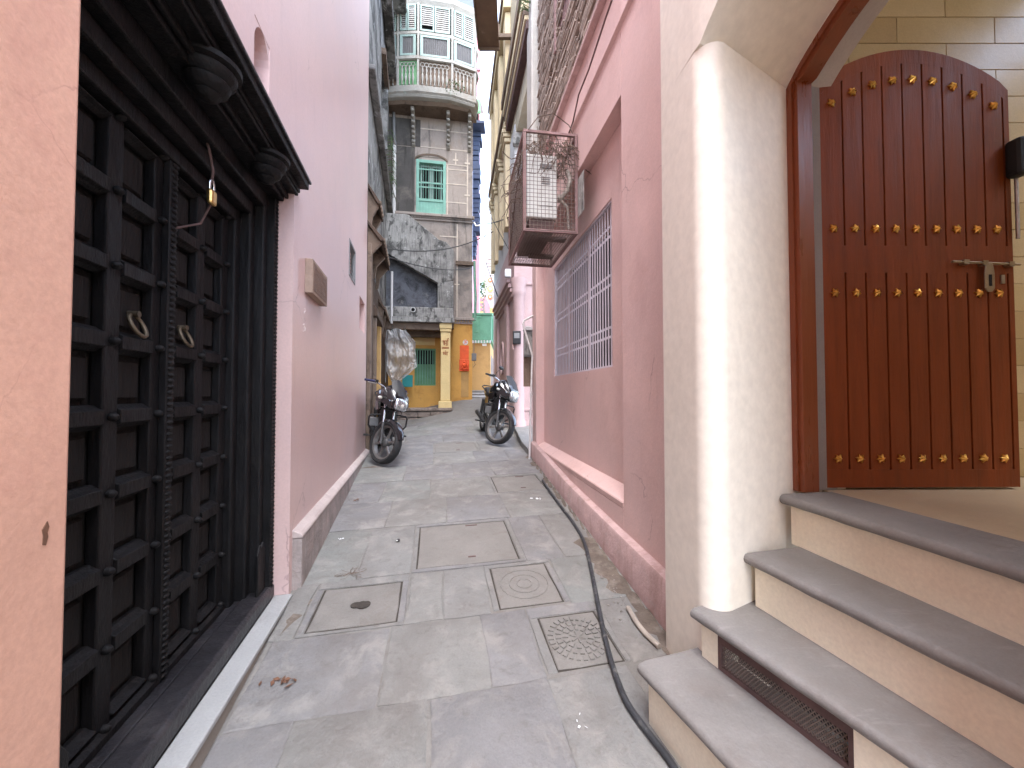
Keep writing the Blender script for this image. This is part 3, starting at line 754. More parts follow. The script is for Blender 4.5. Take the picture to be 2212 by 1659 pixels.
mb = MB().prismx([(.085, .266), (.085, .335), (.10, .35), (.20, .352), (.205, .345), (.21, .266)], OP0 + .002, OP1 - .002); mb.build('threshold', BLACKW2, dw, bevel=0.006)
mb = MB().box(OP0 + .002, OP1 - .002, .211, .45, .266, .342); mb.build('threshold', BLACKW2, dw, bevel=0.006)
# canopy: layered slabs stepping out
for k, (y, z0, z1, e) in enumerate(((.035, 2.925, 2.962, .0), (-.02, 2.9625, 2.985, .03), (-.03, 2.9855, 3.018, .04), (-.082, 3.0185, 3.062, .06))):
    MB().box(OP0 - .05 - e, OP1 + .01 + e * .5, y, .0585 if k < 3 else .0, z0, z1).build('canopy_layer', BLACKW, dw, bevel=0.007)
MB().prismx([(-.095, 3.064), (-.098, 3.078), (-.0, 3.115), (-.0, 3.064)], OP0 - .13, OP1 + .05).build('canopy_top', BLACKW2, dw, bevel=0.004)
bud = MB(); bud.lathe([(0.010, -.115), (0.035, -.108), (0.05, -.09), (0.046, -.084), (0.072, -.07), (0.082, -.045), (0.076, -.038), (0.098, -.022), (0.104, 0.0), (0.096, .008), (0.118, .016), (0.12, .035)], (0, 0, 0), 24, 'z')
bud = bud.mesh('lotus_corbel', 50)
copies(bud, 'lotus_corbel', BLACKW, dw, [((x, .035, 2.935), None) for x in (0.98, 1.63, 2.28)])
# hasp chain and padlock
px, pz = FL.hit(457, 412, .15)
ch = MB(); z = pz + .05
ch.tube([(px, .15, pz + .03), (px, .145, pz + .10), (px - .01, .16, pz + .20), (px - .015, .18, pz + .27)], .006, 6)
ch.tube([(px + .01, .15, pz - .05), (px + .015, .2, pz - .16), (px - .10, YL - .03, pz - .24)], .005, 6)
ch.build('hasp_chain', RUSTD, dw)
pl = thing('padlock', 'small brass padlock hanging from the chain on the black door', 'padlock', FL)
mb = MB(); mb.box(px - .026, px + .026, .134, .163, pz - .070, pz + .004); mb.build('body', BRASS, pl, bevel=0.012)
mb = MB(); mb.tube([(px - .019, .15, pz)] + [(px - .019 * math.cos(R(a)), .15, pz + .03 + .022 * math.sin(R(a))) for a in range(0, 181, 20)] + [(px + .019, .15, pz)], .006, 8); mb.build('shackle', CHROME, pl, smooth=50)
# dark room behind so no light leaks round the leaves
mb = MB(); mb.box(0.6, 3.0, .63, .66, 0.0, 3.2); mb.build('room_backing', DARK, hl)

# ------------------------------------------------------------------ right: dusty pink house with barred window
FR = Frame(1.29, 0.0, math.atan2(-0.9889, 0.1483))
def xr(Y): return -Y * 1.0112
hr = thing('dusty_pink_house', 'dusty pink house with recessed bay, lilac window bars and bare brick above', 'house', FR)
RZ0, RZ1 = 0.80, 3.93
WX0, WX1, WZ0, WZ1 = xr(5.47), xr(3.434), 1.84, 3.38
# back plane of the bay with the window hole
mb = MB(); mb.wall(xr(6.07), xr(2.948), 0.70, 4.0, 0.13, 0.50, [(WX0, WX1, WZ0, WZ1)]); mb.build('bay_wall', PINK_R, hr)
mb = MB(); mb.wall(xr(6.36), xr(6.07), 0.0, 5.05, 0.0, 0.50); mb.build('pilaster', PINK_R, hr, bevel=0.008)
mb = MB(); mb.wall(xr(2.948), xr(1.95), 0.0, 5.05, 0.0, 0.50); mb.build('pilaster', PINK_R, hr, bevel=0.008)
mb = MB(); mb.wall(xr(6.0699), xr(2.9481), RZ1, 4.50, 0.0005, 0.50); mb.build('upper_band', PINK_R, hr)
mb = MB(); mb.wall(xr(6.0699), xr(2.9481), 4.502, 5.05, 0.035, 0.50); mb.build('upper_band', PINK_R, hr)
mb = MB(); mb.prismx([(.034, 4.44), (-.03, 4.47), (-.03, 4.50), (.034, 4.53)], xr(6.36), xr(1.95)); mb.build('string_course', PINK_R, hr, bevel=0.004)
mb = MB(); mb.box(xr(6.36), xr(1.95), -.03, .5, 5.052, 5.10); mb.build('ledge', PINK_P, hr, bevel=0.01)
mb = MB(); mb.wall(xr(6.0699), xr(2.9481), 0.0, 0.72, 0.0005, 0.50); mb.build('lower_band', PINK_R, hr)
mb = MB(); mb.prismx([(.129, .845), (.0, .775), (-.006, .765), (.0, .721), (.129, .721)], xr(6.069), xr(2.949)); mb.build('bay_sill', PINK_R, hr, bevel=0.006)
# plinth whose top follows the lane
PT = [(1.95, .49), (2.3, .51), (3.3, .56), (4.3, .62), (5.2, .72), (6.0, .80), (6.22, .82)]
mb = MB(); rings = []
for Y, zt in PT:
    x = xr(Y); zb = gz(0.4, Y) - .12
    rings.append([(x, -.0615, zb), (x, -.0615, zt - .022), (x, -.05, zt), (x, -.0005, zt + .018), (x, -.0005, zb)])
mb.loft(rings); mb.build('plinth', PINK_P, hr, smooth=30)
# bare thin-brick wall above
bw = MB().wall(xr(6.20), xr(1.95), 5.10, 8.3, 0.10, 0.5).build('old_brick_wall', BRICKBED, hr)
for mi in range(2):
    mb = MB(); z = 5.11; k = 0
    while z < 8.27:
        h = random.uniform(.018, .028)
        x = xr(6.19) + random.uniform(0, .2)
        while x < xr(2.2):
            w = random.uniform(.18, .55)
            k += 1
            if k % 2 == mi and not (xr(5.0) < x < xr(4.05) and 6.2 < z < 7.9) and random.random() < .96:
                d = random.uniform(-.014, .014)
                mb.box(x, min(x + w - .008, xr(1.96)), .055 + d, .12, z, z + h - .005)
            else:
                random.uniform(0, 1)
            x += w
        z += h
    o = mb.build('thin_brick', LAKH[mi], bw); o['kind'] = 'stuff'
# shuttered opening high in the brick wall
t = MB().box(xr(5.0), xr(4.05), .09, .11, 6.2, 7.9).build('shutter', MAROON, hr)
copies(MB().box(0, .03, .07, .09, 6.25, 7.85).mesh('bar'), 'bar', RUSTP, t, [((xr(5.0) + .06 + i * .085, 0, 0), None) for i in range(11)])
for a, b, c, d in ((xr(5.0) - .05, xr(5.0), 6.15, 7.95), (xr(4.05), xr(4.05) + .05, 6.15, 7.95)):
    MB().box(a, b, .03, .12, c, d).build('shutter_frame', RUSTP, t)
# pale corner pilaster above the ledge
mb = MB(); mb.box(xr(6.62), xr(6.22), -.04, .5, 5.12, 8.9); mb.build('corner_pilaster', PILG, hr, bevel=0.03)
# shutters behind the window
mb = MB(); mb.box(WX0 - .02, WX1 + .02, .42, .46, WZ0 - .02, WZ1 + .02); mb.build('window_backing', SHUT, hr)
# ---- window grille
gr = thing('window_grille', 'lilac painted steel grille of many upright bars in the pink bay', 'window grille', FR)
gy = 0.165
nb = 30; bars = []
for i in range(nb):
    x = WX0 + .03 + (WX1 - WX0 - .06) * i / (nb - 1)
    bars.append(((x, gy, 0), None))
copies(MB().box(-.0085, .0085, -.0038, .0038, WZ0 + .021, WZ1 - .021).mesh('bar'), 'bar', LILAC, gr, bars)
for x in (WX0 + .66, WX0 + 1.40):
    MB().box(x - .022, x + .022, gy - .009, gy - .004, WZ0 + .02, WZ1 - .02).build('mullion', LILAC, gr)
for z in (2.13, 2.22, 2.62, 2.71, 3.08, 3.17):
    MB().box(WX0 + .021, WX1 - .021, gy + .0035, gy + .007, z - .012, z + .012).build('flat_band', LILAC, gr)
for a, b, c, d in ((WX0, WX1, WZ0, WZ0 + .02), (WX0, WX1, WZ1 - .02, WZ1), (WX0, WX0 + .02, WZ0 + .02, WZ1 - .02), (WX1 - .02, WX1, WZ0 + .02, WZ1 - .02)):
    MB().box(a + .001, b - .001, gy - .02, gy + .02, c, d).build('frame_bar', LILAC, gr)

# ---- caged air conditioner
CX0, CX1, CY, CZ0, CZ1 = xr(5.05), xr(3.97), -0.585, 3.29, 4.29
cg = thing('ac_cage', 'rusty pink wire-mesh cage bracketed to the pink wall above the window', 'cage', FR)
pb = .028
for (x, y) in ((CX0, CY), (CX1 - pb * 1.6, CY), (CX0, -.035), (CX1 - pb, -.035)):
    MB().box(x, x + pb * (1.6 if y == CY and x > CX0 else 1), y, y + pb, CZ0, CZ1).build('post', RUSTP, cg, bevel=.002, seg=1)
for z in (CZ0 - .03, CZ1):
    for y in (CY, -.035):
        MB().box(CX0, CX1, y, y + pb, z, z + .03).build('long_rail', RUSTP, cg, bevel=.002, seg=1)
    for x in (CX0, CX1 - pb):
        MB().box(x, x + pb, CY + pb + .001, -.036, z + .001, z + .029).build('cross_rail', RUSTP, cg, bevel=.002, seg=1)
def mesh_panel(p0, du, nu, dv, nv, r=.0028):
    p0, du, dv = Vector(p0), Vector(du), Vector(dv); mb = MB()
    for i in range(nu + 1):
        a = p0 + du * (i / nu); mb.tube([a, a + dv], r, 4)
    for j in range(nv + 1):
        a = p0 + dv * (j / nv); mb.tube([a, a + du], r, 4)
    o = mb.build('wire_mesh', WIREM, cg); o['kind'] = 'stuff'
    return o
mesh_panel((CX1 - .012, CY + .03, CZ0), (0, -CY - .06, 0), 13, (0, 0, CZ1 - CZ0), 24)
mesh_panel((CX0 + .012, CY + .03, CZ0), (0, -CY - .06, 0), 13, (0, 0, CZ1 - CZ0), 24)
mesh_panel((CX0, CY + .012, CZ0), (CX1 - CX0, 0, 0), 26, (0, 0, CZ1 - CZ0), 24)
mesh_panel((CX0, CY + .02, CZ0 - .012), (CX1 - CX0, 0, 0), 34, (0, -CY - .04, 0), 18)
for xx in (CX1 - .34, CX0 + .22):
    MB().box(xx, xx + .10, CY + .22, -.06, CZ0 + .004, CZ0 + .03).build('support_plate', RUSTD, cg)
MB().tube([(CX0 + .02, CY + .01, CZ0 + .1), (CX0 + .6, CY - .004, CZ0 + .55), (CX1 - .1, CY + .005, CZ1 - .05)], .006, 5).build('brace_wire', RUSTD, cg)
ac = thing('ac_unit', 'dusty white air conditioner condenser inside the mesh cage', 'air conditioner', FR)
ax0, ax1, ay0, ay1, az0, az1 = CX0 + .16, CX1 - .10, -.53, -.20, CZ0 + .16, CZ0 + .84
MB().box(ax0, ax1, ay0, ay1, az0, az1).build('casing', ACW, ac, bevel=.014)
MB().box(ax0 + .03, ax1 - .03, ay0 + .03, ay1 - .03, CZ0 + .03, az0 - .001).build('foot_frame', RUSTD, ac)
MB().box(ax1 + .001, ax1 + .008, ay0 + .13, ay1 - .05, az0 + .13, az1 - .12).build('service_cover', ACW, ac, bevel=.004)
copies(MB().box(ax1 + .002, ax1 + .012, ay0 + .15, ay1 - .08, 0, .010).mesh('vent_slot'), 'vent_slot', GREY, ac, [((0, 0, az0 + .36 + k * .022), None) for k in range(4)])
MB().prism([(ax1 + .0, az1 - .10), (ax1 + .02, az1 - .11), (ax1 + .02, az1 - .15), (ax1, az1 - .16)], ay0 + .14, ay1 - .06).build('grip', GREY, ac)
mb = MB(); pts = [(ax1 - .02, ay1 + .02, az0 + .20), (ax1 + .03, ay1 + .04, az0 + .22), (ax1 + .04, ay1 + .10, az0 + .30), (ax1 + .03, ay1 + .13, az0 + .42), (ax1 - .05, ay1 + .13, az0 + .55), (ax1 - .2, ay1 + .16, az0 + .62)]
mb.tube(pts, [.020, .023, .020, .023, .021, .02], 8); mb.build('coolant_pipe', HOSE, ac, smooth=60)
mb = MB(); mb.tube([(ax1 - .02, ay1 + .02, az0 + .26), (ax1 + .05, ay1 + .0, az0 + .20), (ax1 + .03, ay1 + .10, az0 + .12), (ax1, ay1 + .12, az0 - .1)], .014, 7); mb.build('coolant_pipe', HOSE, ac, smooth=60)
# dry creeper tangled over the cage
vn = thing('dry_creeper', 'dry leafless creeper tangled over the top of the mesh cage', 'plant', FR)
rnd = random.Random(3)
for k in range(78):
    mb = MB(); a = rnd.random()
    if k < 60:
        p = Vector((CX1 - rnd.uniform(0, .5), CY + rnd.uniform(0.02, .56), CZ1 - rnd.uniform(-.02, .22))); d = Vector((rnd.uniform(-.6, .6), rnd.uniform(-1, 1), rnd.uniform(-.9, .4)))
    elif k < 70:
        p = Vector((CX1 - rnd.uniform(0, 1.0), CY + .0, CZ1 - rnd.uniform(.2, .6))); d = Vector((rnd.uniform(-.5, .2), -1, rnd.uniform(-.9, .1)))
    else:
        p = Vector((CX1 + .01, CY + rnd.uniform(.1, .5), CZ1 - .1)); d = Vector((.05, rnd.uniform(-.3, .5), -1))
    pts = [p.copy()]
    for i in range(rnd.randint(7, 14)):
        d = (d + Vector((rnd.uniform(-.7, .7), rnd.uniform(-.7, .7), rnd.uniform(-.8, .5)))).normalized()
        p = p + d * .045; p.x = min(max(p.x, CX0 - .1), CX1 + .03); p.y = max(p.y, CY - .22); pts.append(p.copy())
    mb.tube(pts, [.0055 - .003 * i / len(pts) for i in range(len(pts))], 5); mb.build('stem', VINE, vn)
mb = MB(); mb.tube([(CX1, CY + .05, CZ1 + .02), (CX1 + .02, CY + .15, CZ1 + .15), (CX1, CY + .32, CZ1 + .22), (CX1 - .05, CY + .5, CZ1 + .15), (CX1 - .02, CY + .56, CZ1 - .02)], .005, 5); mb.build('stem', VINE, vn)
copies(MB().box(-.012, .012, -.002, .002, -.016, .016).mesh('dry_leaf'), 'dry_leaf', VINE, vn, [((CX1 - rnd.uniform(-.02, .45), CY + rnd.uniform(0, .55), CZ1 - rnd.uniform(-.03, .2)), (rnd.uniform(0, 3), rnd.uniform(0, 3), rnd.uniform(0, 3))) for i in range(70)])
# wall hole for the pipes
MB().box(CX1 - .12, CX1 + .18, -.006, .0, CZ0 + .14, CZ0 + .55).build('hacked_patch', MOULD, hr, bevel=.004)
# cable along the upper band
w0 = [(1322, 0), (1308, 40), (1290, 95), (1272, 150), (1250, 205), (1238, 262), (1228, 290)]
pts = []
for u, v in w0:
    x, z = FR.hit(u, v, -.045); pts.append((x, -.045, z))
t = thing('wall_cable', 'thin dark cable clipped along the pink band down to the cage', 'cable', FR)
MB().tube(pts, .008, 6).build('cable', RUSTD, t)
# grass tuft and broken stub on the pale corner pilaster
t = thing('wall_weed', 'small green weed growing from the top of the pale pilaster', 'plant', FR)
for k in range(40):
    x, z = xr(6.3) + rnd.uniform(-.1, .15), 8.35 + rnd.uniform(-.35, .3)
    MB().tube([(x, -.05, z), (x + rnd.uniform(-.05, .05), -.12 - rnd.uniform(0, .1), z + rnd.uniform(-.02, .10)), (x + rnd.uniform(-.1, .1), -.16 - rnd.uniform(0, .1), z - rnd.uniform(0, .12))], [.006, .008, .002], 4).build('leaf', LEAFM[k % 2], t)

# ------------------------------------------------------------------ cream building with steps and arched door
ch_ = thing('cream_building', 'cream plastered building with rounded jamb and arched entrance over stone steps', 'building', loc=(0, 0, 0))
SP, RISE = 3.225, 0.24                     # springing height and rise
OUT_F, IN_F = (0.874, 1.717), (1.455, 2.007)     # far jamb: outer and inner corner in plan
OUT_N, IN_N = (1.10, 0.62), (1.63, 0.93)
# far jamb pier with rounded nose
ang = math.atan2(IN_F[1] - OUT_F[1], IN_F[0] - OUT_F[0])
nose = [(IN_F[0], IN_F[1])]
c0 = Vector((OUT_F[0] + .045, OUT_F[1] + .105))
rad = .085
a_start = ang - math.pi / 2; a_end = -math.pi
for i in range(11):
    a = a_start + (a_end - a_start) * i / 10
    nose.append((c0.x + .03 + rad * math.cos(a), c0.y + rad * math.sin(a)))
nose += [(0.848, 2.0), (0.842, 2.135)]
far_side = [(1.15, 2.135), (1.75, 2.135), (1.75, 2.03)]
mb = MB(); mb.prismz(nose + far_side, 0.12, SP); jamb = mb.build('rounded_jamb', CREAM, ch_, smooth=40)
# wall over the arch and ruled soffit
NA = 18
def lerp2(a, b, t): return (a[0] + (b[0] - a[0]) * t, a[1] + (b[1] - a[1]) * t)
def arch_z(t): return SP + RISE * math.sin(math.pi * t) ** .9 if 0 < t < 1 else SP
oc = [(*lerp2((0.872, 1.748), OUT_N, i / NA), arch_z(i / NA)) for i in range(NA + 1)]
ic = [(*lerp2(IN_F, IN_N, i / NA), arch_z(i / NA)) for i in range(NA + 1)]
mb = MB(); n = NA + 1
mb.v = [*oc, *ic, *[(p[0], p[1], 4.3) for p in oc], *[(p[0], p[1], 4.3) for p in ic]]
for i in range(NA):
    mb.f += [(i, i + 1, n + i + 1, n + i), (i, 2 * n + i, 2 * n + i + 1, i + 1), (n + i, n + i + 1, 3 * n + i + 1, 3 * n + i), (2 * n + i, 3 * n + i, 3 * n + i + 1, 2 * n + i + 1)]
mb.f += [(0, n, 3 * n, 2 * n), (NA, 2 * n + NA, 3 * n + NA, n + NA)]
mb.build('arch_wall', CREAM, ch_, smooth=30)
mb = MB(); mb.prismz([(0.872, 1.748), (0.8645, 1.80), (0.8485, 2.0), (0.8425, 2.135), (1.75, 2.135), (1.75, 2.03), IN_F], SP + .001, 4.3); mb.build('upper_wall', CREAM, ch_)
mb = MB(); mb.prismz([OUT_N, IN_N, (1.75, .93), (2.2, -3), (1.75, -3)], 0.0, 4.3); mb.build('near_wall', CREAM, ch_)
# door frame: jamb and arch
fd = Vector((IN_N[0] - IN_F[0], IN_N[1] - IN_F[1])).normalized(); fn = Vector((-fd.y, fd.x))     # along opening, into the room
if fn.x < 0: fn = -fn
L_ = math.hypot(IN_N[0] - IN_F[0], IN_N[1] - IN_F[1])
SILL = 1.10
def fpt(s, d, z): return (IN_F[0] + fd.x * s + fn.x * d, IN_F[1] + fd.y * s + fn.y * d, z)
dr = thing('arched_entrance_door', 'red-brown arched plank door with gilded star studs, standing open', 'door', loc=(0, 0, 0))
mb = MB(); rings = []
fw, fdp = .055, .098
path = [(0.0, SILL, 1, 0)] + [(0.0, SP - .02, 1, 0)]
path = []
for z in (SILL, 1.8, 2.5, SP - .01): path.append((0.002, z, fw, 0.0))
for i in range(1, NA): path.append((L_ * i / NA, arch_z(i / NA) - .002, 0, -fw))
for z in (SP - .01, 2.5, 1.8, SILL): path.append((L_ - .002, z, -fw, 0.0))
for (s, z, ds, dz) in path:
    if ds == 0:
        t_ = s / L_; ds = fw * math.cos(math.pi * t_) * .45
    rings.append([fpt(s, .0, z), fpt(s + ds * .55, .0, z + dz * .55), fpt(s + ds * .55, .012, z + dz * .55), fpt(s + ds, .012, z + dz), fpt(s + ds, fdp, z + dz), fpt(s, fdp, z)])
mb.loft(rings); mb.build('frame', WOODF, dr, smooth=30)
# inner plaster soffit behind the frame
mb = MB(); rings = []
for i in range(-3, NA + 1):
    s = .03 + (L_ - .06) * max(i, 0) / NA; z = arch_z(i / NA) if i >= 0 else SILL + (SP - .05 - SILL) * (i + 3) / 2.0 + .0
    rings.append([fpt(s, fdp + .002, z), fpt(s, fdp + .14, z), fpt(s, fdp + .14, z + .04), fpt(s, fdp + .002, z + .04)])
mb.loft(rings); mb.build('inner_soffit', LILACT, ch_, smooth=30)
# leaf, nearly facing the lane, swung into the room
HX, HY, LW = 1.598, 2.005, 1.055
FLF = Frame(HX, HY, R(0.8))
lf_t = 0.045
def leaf_top(x):
    t_ = x / LW; return 3.222 + .215 * math.sin(math.pi * max(0, min(1, t_))) ** .75
GRV = [0.155 + i * 0.1085 for i in range(9)]
leafroot = bpy.data.objects.new('door_leaf', MB().prism([(0, 1.112), (LW, 1.112)] + [(LW - LW * i / 24, leaf_top(LW - LW * i / 24)) for i in range(25)], .012, lf_t).mesh('door_leaf'))
leafroot.data.materials.append(WOODR); COL.objects.link(leafroot); leafroot.parent = dr
leafroot.matrix_local = FLF.m
# planks proud of the core with grooves between them, cross rails flush
edges = [0.0] + GRV + [LW]
zr0, zr1 = 2.255, 2.36                        # middle rail
for i in range(len(edges) - 1):
    a, b = edges[i] + (.0 if i == 0 else .005), edges[i + 1] - (.0 if i == len(edges) - 2 else .005)
    MB().prism([(a, 1.205), (b, 1.205), (b, zr0 - .0197), (a, zr0 - .0197)], 0.0, .0118).build('plank', WOODR, leafroot)
    top = [(b - (b - a) * k / 4, leaf_top(b - (b - a) * k / 4) - .075) for k in range(5)]
    MB().prism([(a, zr1 + .0197), (b, zr1 + .0197)] + top, 0.0, .0118).build('plank', WOODR, leafroot)
MB().box(0, LW, .0, .0118, 1.112, 1.2045).build('rail', WOODR, leafroot)
MB().box(0, LW, .0, .0118, zr0 - .0195, zr1 + .0195).build('rail', WOODR, leafroot)
ring = [(LW * k / 24, leaf_top(LW * k / 24)) for k in range(25)]
MB().prism(ring + [(x, z - .0745) for x, z in reversed(ring)], .0, .0118).build('top_rail', WOODR, leafroot)
# star studs
st = MB(); pts = []
for i in range(12):
    a = math.pi * 2 * i / 12; r = .026 if i % 2 == 0 else .013
    pts.append((r * math.cos(a), r * math.sin(a)))
st.v = [(x, 0, z) for x, z in pts] + [(x * .92, -.006, z * .92) for x, z in pts] + [(0, -.022, 0)]
st.f = [(i, (i + 1) % 12, 12 + (i + 1) % 12, 12 + i) for i in range(12)] + [(12 + i, 12 + (i + 1) % 12, 24) for i in range(12)]
st = st.mesh('star_stud')
sx = [(edges[i] + edges[i + 1]) / 2 + (.012 if i == 0 else 0) for i in range(9)]; sx[0] = .095
spots = []
for z in (2.468, 2.128, 1.262):
    spots += [((x, -.0005, z), (0, random.uniform(-.3, .3), 0)) for x in sx]
spots += [((x, -.0005, leaf_top(x) - .165), (0, random.uniform(-.3, .3), 0)) for x in sx]
copies(st, 'star_stud', GOLD, leafroot, spots)
# hinges
for z in (2.88, 2.20, 1.52, 2.6):
    pass
for z in (2.86, 2.10, 1.45):
    MB().box(-.045, .0, .004, .03, z - .075, z + .075).build('hinge', WOODF, leafroot, bevel=.003)
    MB().tube([(-.02, .0, z - .07), (-.02, .0, z + .07)], .010, 8).build('hinge_pin', WOODF, leafroot, smooth=50)
# bolt, hasp and keyhole
bx, bz = FLF.hit(2125, 572)
mb = MB(); mb.tube([(bx - .19, -.018, bz + .010), (bx + .17, -.018, bz - .004)], .0065, 10); mb.build('sliding_bolt', BRASSS, leafroot, smooth=50)
copies(MB().box(-.014, .014, -.026, 0, -.012, .012).mesh('bolt_keeper', 0), 'bolt_keeper', BRASSS, leafroot, [((bx - .12, 0, bz + .007), None), ((bx - .02, 0, bz + .003), None), ((bx + .12, 0, bz - .002), None)])
mb = MB(); mb.prism([(bx - .018, bz), (bx + .018, bz), (bx + .026, bz - .05), (bx + .026, bz - .13), (bx + .012, bz - .15), (bx - .012, bz - .15), (bx - .026, bz - .13), (bx - .026, bz - .05)], -.026, -.018); mb.build('hasp', BRASSS, leafroot, bevel=.004)
mb = MB(); mb.box(bx - .007, bx + .007, -.028, -.0262, bz - .12, bz - .06); mb.build('hasp_slot', DARK, leafroot)
mb = MB(); mb.box(bx + .085, bx + .105, -.006, 0, bz - .10, bz - .055); mb.build('keyhole_plate', STEEL, leafroot)
kx, kz = FLF.hit(2180, 350)
mb = MB(); mb.box(kx - .035, kx + .035, -.075, .0, kz - .10, kz + .10); mb.build('rim_lock', BIKEM, leafroot, bevel=.02)
mb = MB(); mb.tube([(kx + .008, -.02, kz - .10), (kx + .008, -.02, kz - .42)], .008, 8); mb.build('tower_bolt', STEEL, leafroot, smooth=50)

# room behind the door
rm = thing('entrance_hall', 'tiled beige hall behind the arched door, roof left partly open for added daylight', 'room', loc=(0, 0, 0))
RY = 2.30
MB().box(1.76, 4.4, RY + .012, RY + .10, 1.0, 4.4).build('back_wall', GROUT, rm)
tm = {}
for j in range(20):
    z0 = 1.105 + j * .165 + 0
    x = 1.76 - (j % 2) * .3
    while x < 3.4:
        a, b = max(x, 1.762), min(x + .6, 3.6)
        if b - a > .05 and (z0 > 2.6 or b > 2.3):
            MB().box(a + .0015, b - .0015, RY + .006, RY + .0118, z0 + .0015, z0 + .1635).build('wall_tile', TILE[random.randrange(3)], rm, bevel=.002, seg=1)
        x += .6
MB().box(1.60, 1.7595, 2.14, 2.30, 1.0, 4.0).build('hinge_side_wall', LILACT, rm)
copies(MB().box(1.6, 1.7593, 2.1365, 2.1399, 0, .132).mesh('wall_tile'), 'wall_tile', LILACT, rm, [((0, 0, 1.105 + k * .14), None) for k in range(15)])
MB().box(4.4, 4.5, -2.0, RY + .1, 1.0, 4.4).build('side_wall', TILE[0], rm)
MB().box(1.76, 4.4, -2.1, -2.0, 1.0, 4.4).build('front_wall', TILE[0], rm)
MB().box(1.62, 3.75, -2.1, RY + .1, 4.4, 4.5).build('ceiling', WHITEP, rm)  # unseen roof, stopped short to let added daylight down onto the tiles
MB().box(1.62, 4.4, -2.0, RY + .01, 0.9, 1.0985).build('floor', IFLOOR, rm)

from mathutils import noise as mnoise
# steps: nosing line = two plan points, tread height
STEPS = [((0.546, 1.709), (0.715, 1.212), 0.42), ((0.805, 1.763), (1.09, 0.9975), 0.629), ((1.066, 1.793), (1.274, 0.957), 0.863), ((1.328, 1.924), (1.457, 1.0945), 1.10)]
sr = thing('entrance_steps', 'four cream steps with worn grey stone treads below the arched door', 'steps', loc=(0.9, 1.2, 0))
def loc2(m): m.v = [(p[0] - .9, p[1] - 1.2, p[2]) for p in m.v]; return m
for k, (A, B, zt) in enumerate(STEPS):
    A = Vector(A); B = Vector(B); d = (B - A).normalized(); nrm = Vector((-d.y, d.x))
    if nrm.x < 0: nrm = -nrm
    E = B + d * 1.9                                     # carries on beside the camera
    dep = .42 if k < 3 else .30
    far_trim = (0.0 if k else 0.0)
    th = .048
    # tread with rounded nose
    rings = []
    NS = 46
    for q_ in range(NS + 1):
        P = A.lerp(E, q_ / NS); r = []
        e1 = mnoise.noise((q_ * .35, k * 7.3, 1.0)) * .004 + mnoise.noise((q_ * 1.3, k * 3.1, 5.0)) * .0022
        e2 = mnoise.noise((q_ * .5, k * 5.1, 9.0)) * .003
        for i in range(7):
            a = math.pi / 2 + math.pi * i / 6
            o_ = .024 + .024 * math.cos(a) + e1 * (-math.cos(a) + .1)
            r.append((P.x + nrm.x * o_, P.y + nrm.y * o_, zt - th / 2 + (th / 2 - (abs(e1) + .0 * e2)) * math.sin(a) + (e2 if i > 3 else 0)))
        bx_ = nrm * dep
        r += [(P.x + bx_.x, P.y + bx_.y, zt - th), (P.x + bx_.x, P.y + bx_.y, zt)]
        rings.append(r)
    if k == 0:   # back edge runs to the building face
        pass
    loc2(MB().loft(rings)).build('tread', TREAD, sr, smooth=40)
    zb = (gz(A.x, A.y) - .1) if k == 0 else STEPS[k - 1][2] - .002
    o1, o2 = .045, (.42 if k < 3 else .28)
    q = [A + nrm * o1 + d * .02, E + nrm * o1, E + nrm * o2, A + nrm * o2 + d * .02]
    if k == 1:                                          # leave a hole for the mesh vent
        g0, g1 = A + nrm * o1 + d * .105, A + nrm * o1 + d * .60
        for (p1, p2) in ((q[0], g0), (g1, q[1])):
            loc2(MB().prismz([(p1.x, p1.y), (p2.x, p2.y), (p2.x + nrm.x * .05, p2.y + nrm.y * .05), (p1.x + nrm.x * .05, p1.y + nrm.y * .05)], zb, zt - th)).build('riser', CREAM2, sr)
        b0, b1 = g0 + nrm * .12, g1 + nrm * .12
        loc2(MB().prismz([(b0.x, b0.y), (b1.x, b1.y), (b1.x + nrm.x * .02, b1.y + nrm.y * .02), (b0.x + nrm.x * .02, b0.y + nrm.y * .02)], zb, zt - th)).build('vent_recess', DARK, sr)
        vg = thing('step_vent', 'brown expanded-metal mesh vent set in the step riser', 'vent', loc=(g0.x, g0.y, zb), rz=math.atan2(d.y, d.x))
        Lg = (g1 - g0).length; hg = zt - th - zb - .004
        yin = .012                                         # local +y is left of d = into the step
        for a, b, c, e in ((0, Lg, .002, .018), (0, Lg, hg - .045, hg), (0, .016, .018, hg - .045), (Lg - .016, Lg, .018, hg - .045)):
            MB().box(a + .001, b - .001, .0, .022, c, e).build('frame', RUSTD, vg)
        me1 = MB()
        nx = 34; hh = hg - .063; step = (Lg - .032) / nx
        for i in range(-5, nx):
            for sg in (1, -1):
                x0_ = .016 + i * step; x1_ = x0_ + 5 * step
                z0_, z1_ = (.018, .018 + hh) if sg > 0 else (.018 + hh, .018)
                if x0_ < .016:
                    f = (.016 - x0_) / (x1_ - x0_); z0_ = z0_ + (z1_ - z0_) * f; x0_ = .016
                if x1_ > Lg - .016:
                    f = (Lg - .016 - x0_) / (x1_ - x0_); z1_ = z0_ + (z1_ - z0_) * f; x1_ = Lg - .016
                if x1_ - x0_ > .003:
                    me1.tube([(x0_, .012, z0_), (x1_, .012, z1_)], .0022, 4)
        o = me1.build('expanded_mesh', WIREM, vg); o['kind'] = 'stuff'
    else:
        loc2(MB().prismz([(p.x, p.y) for p in q], zb, zt - th)).build('riser', CREAM2, sr)
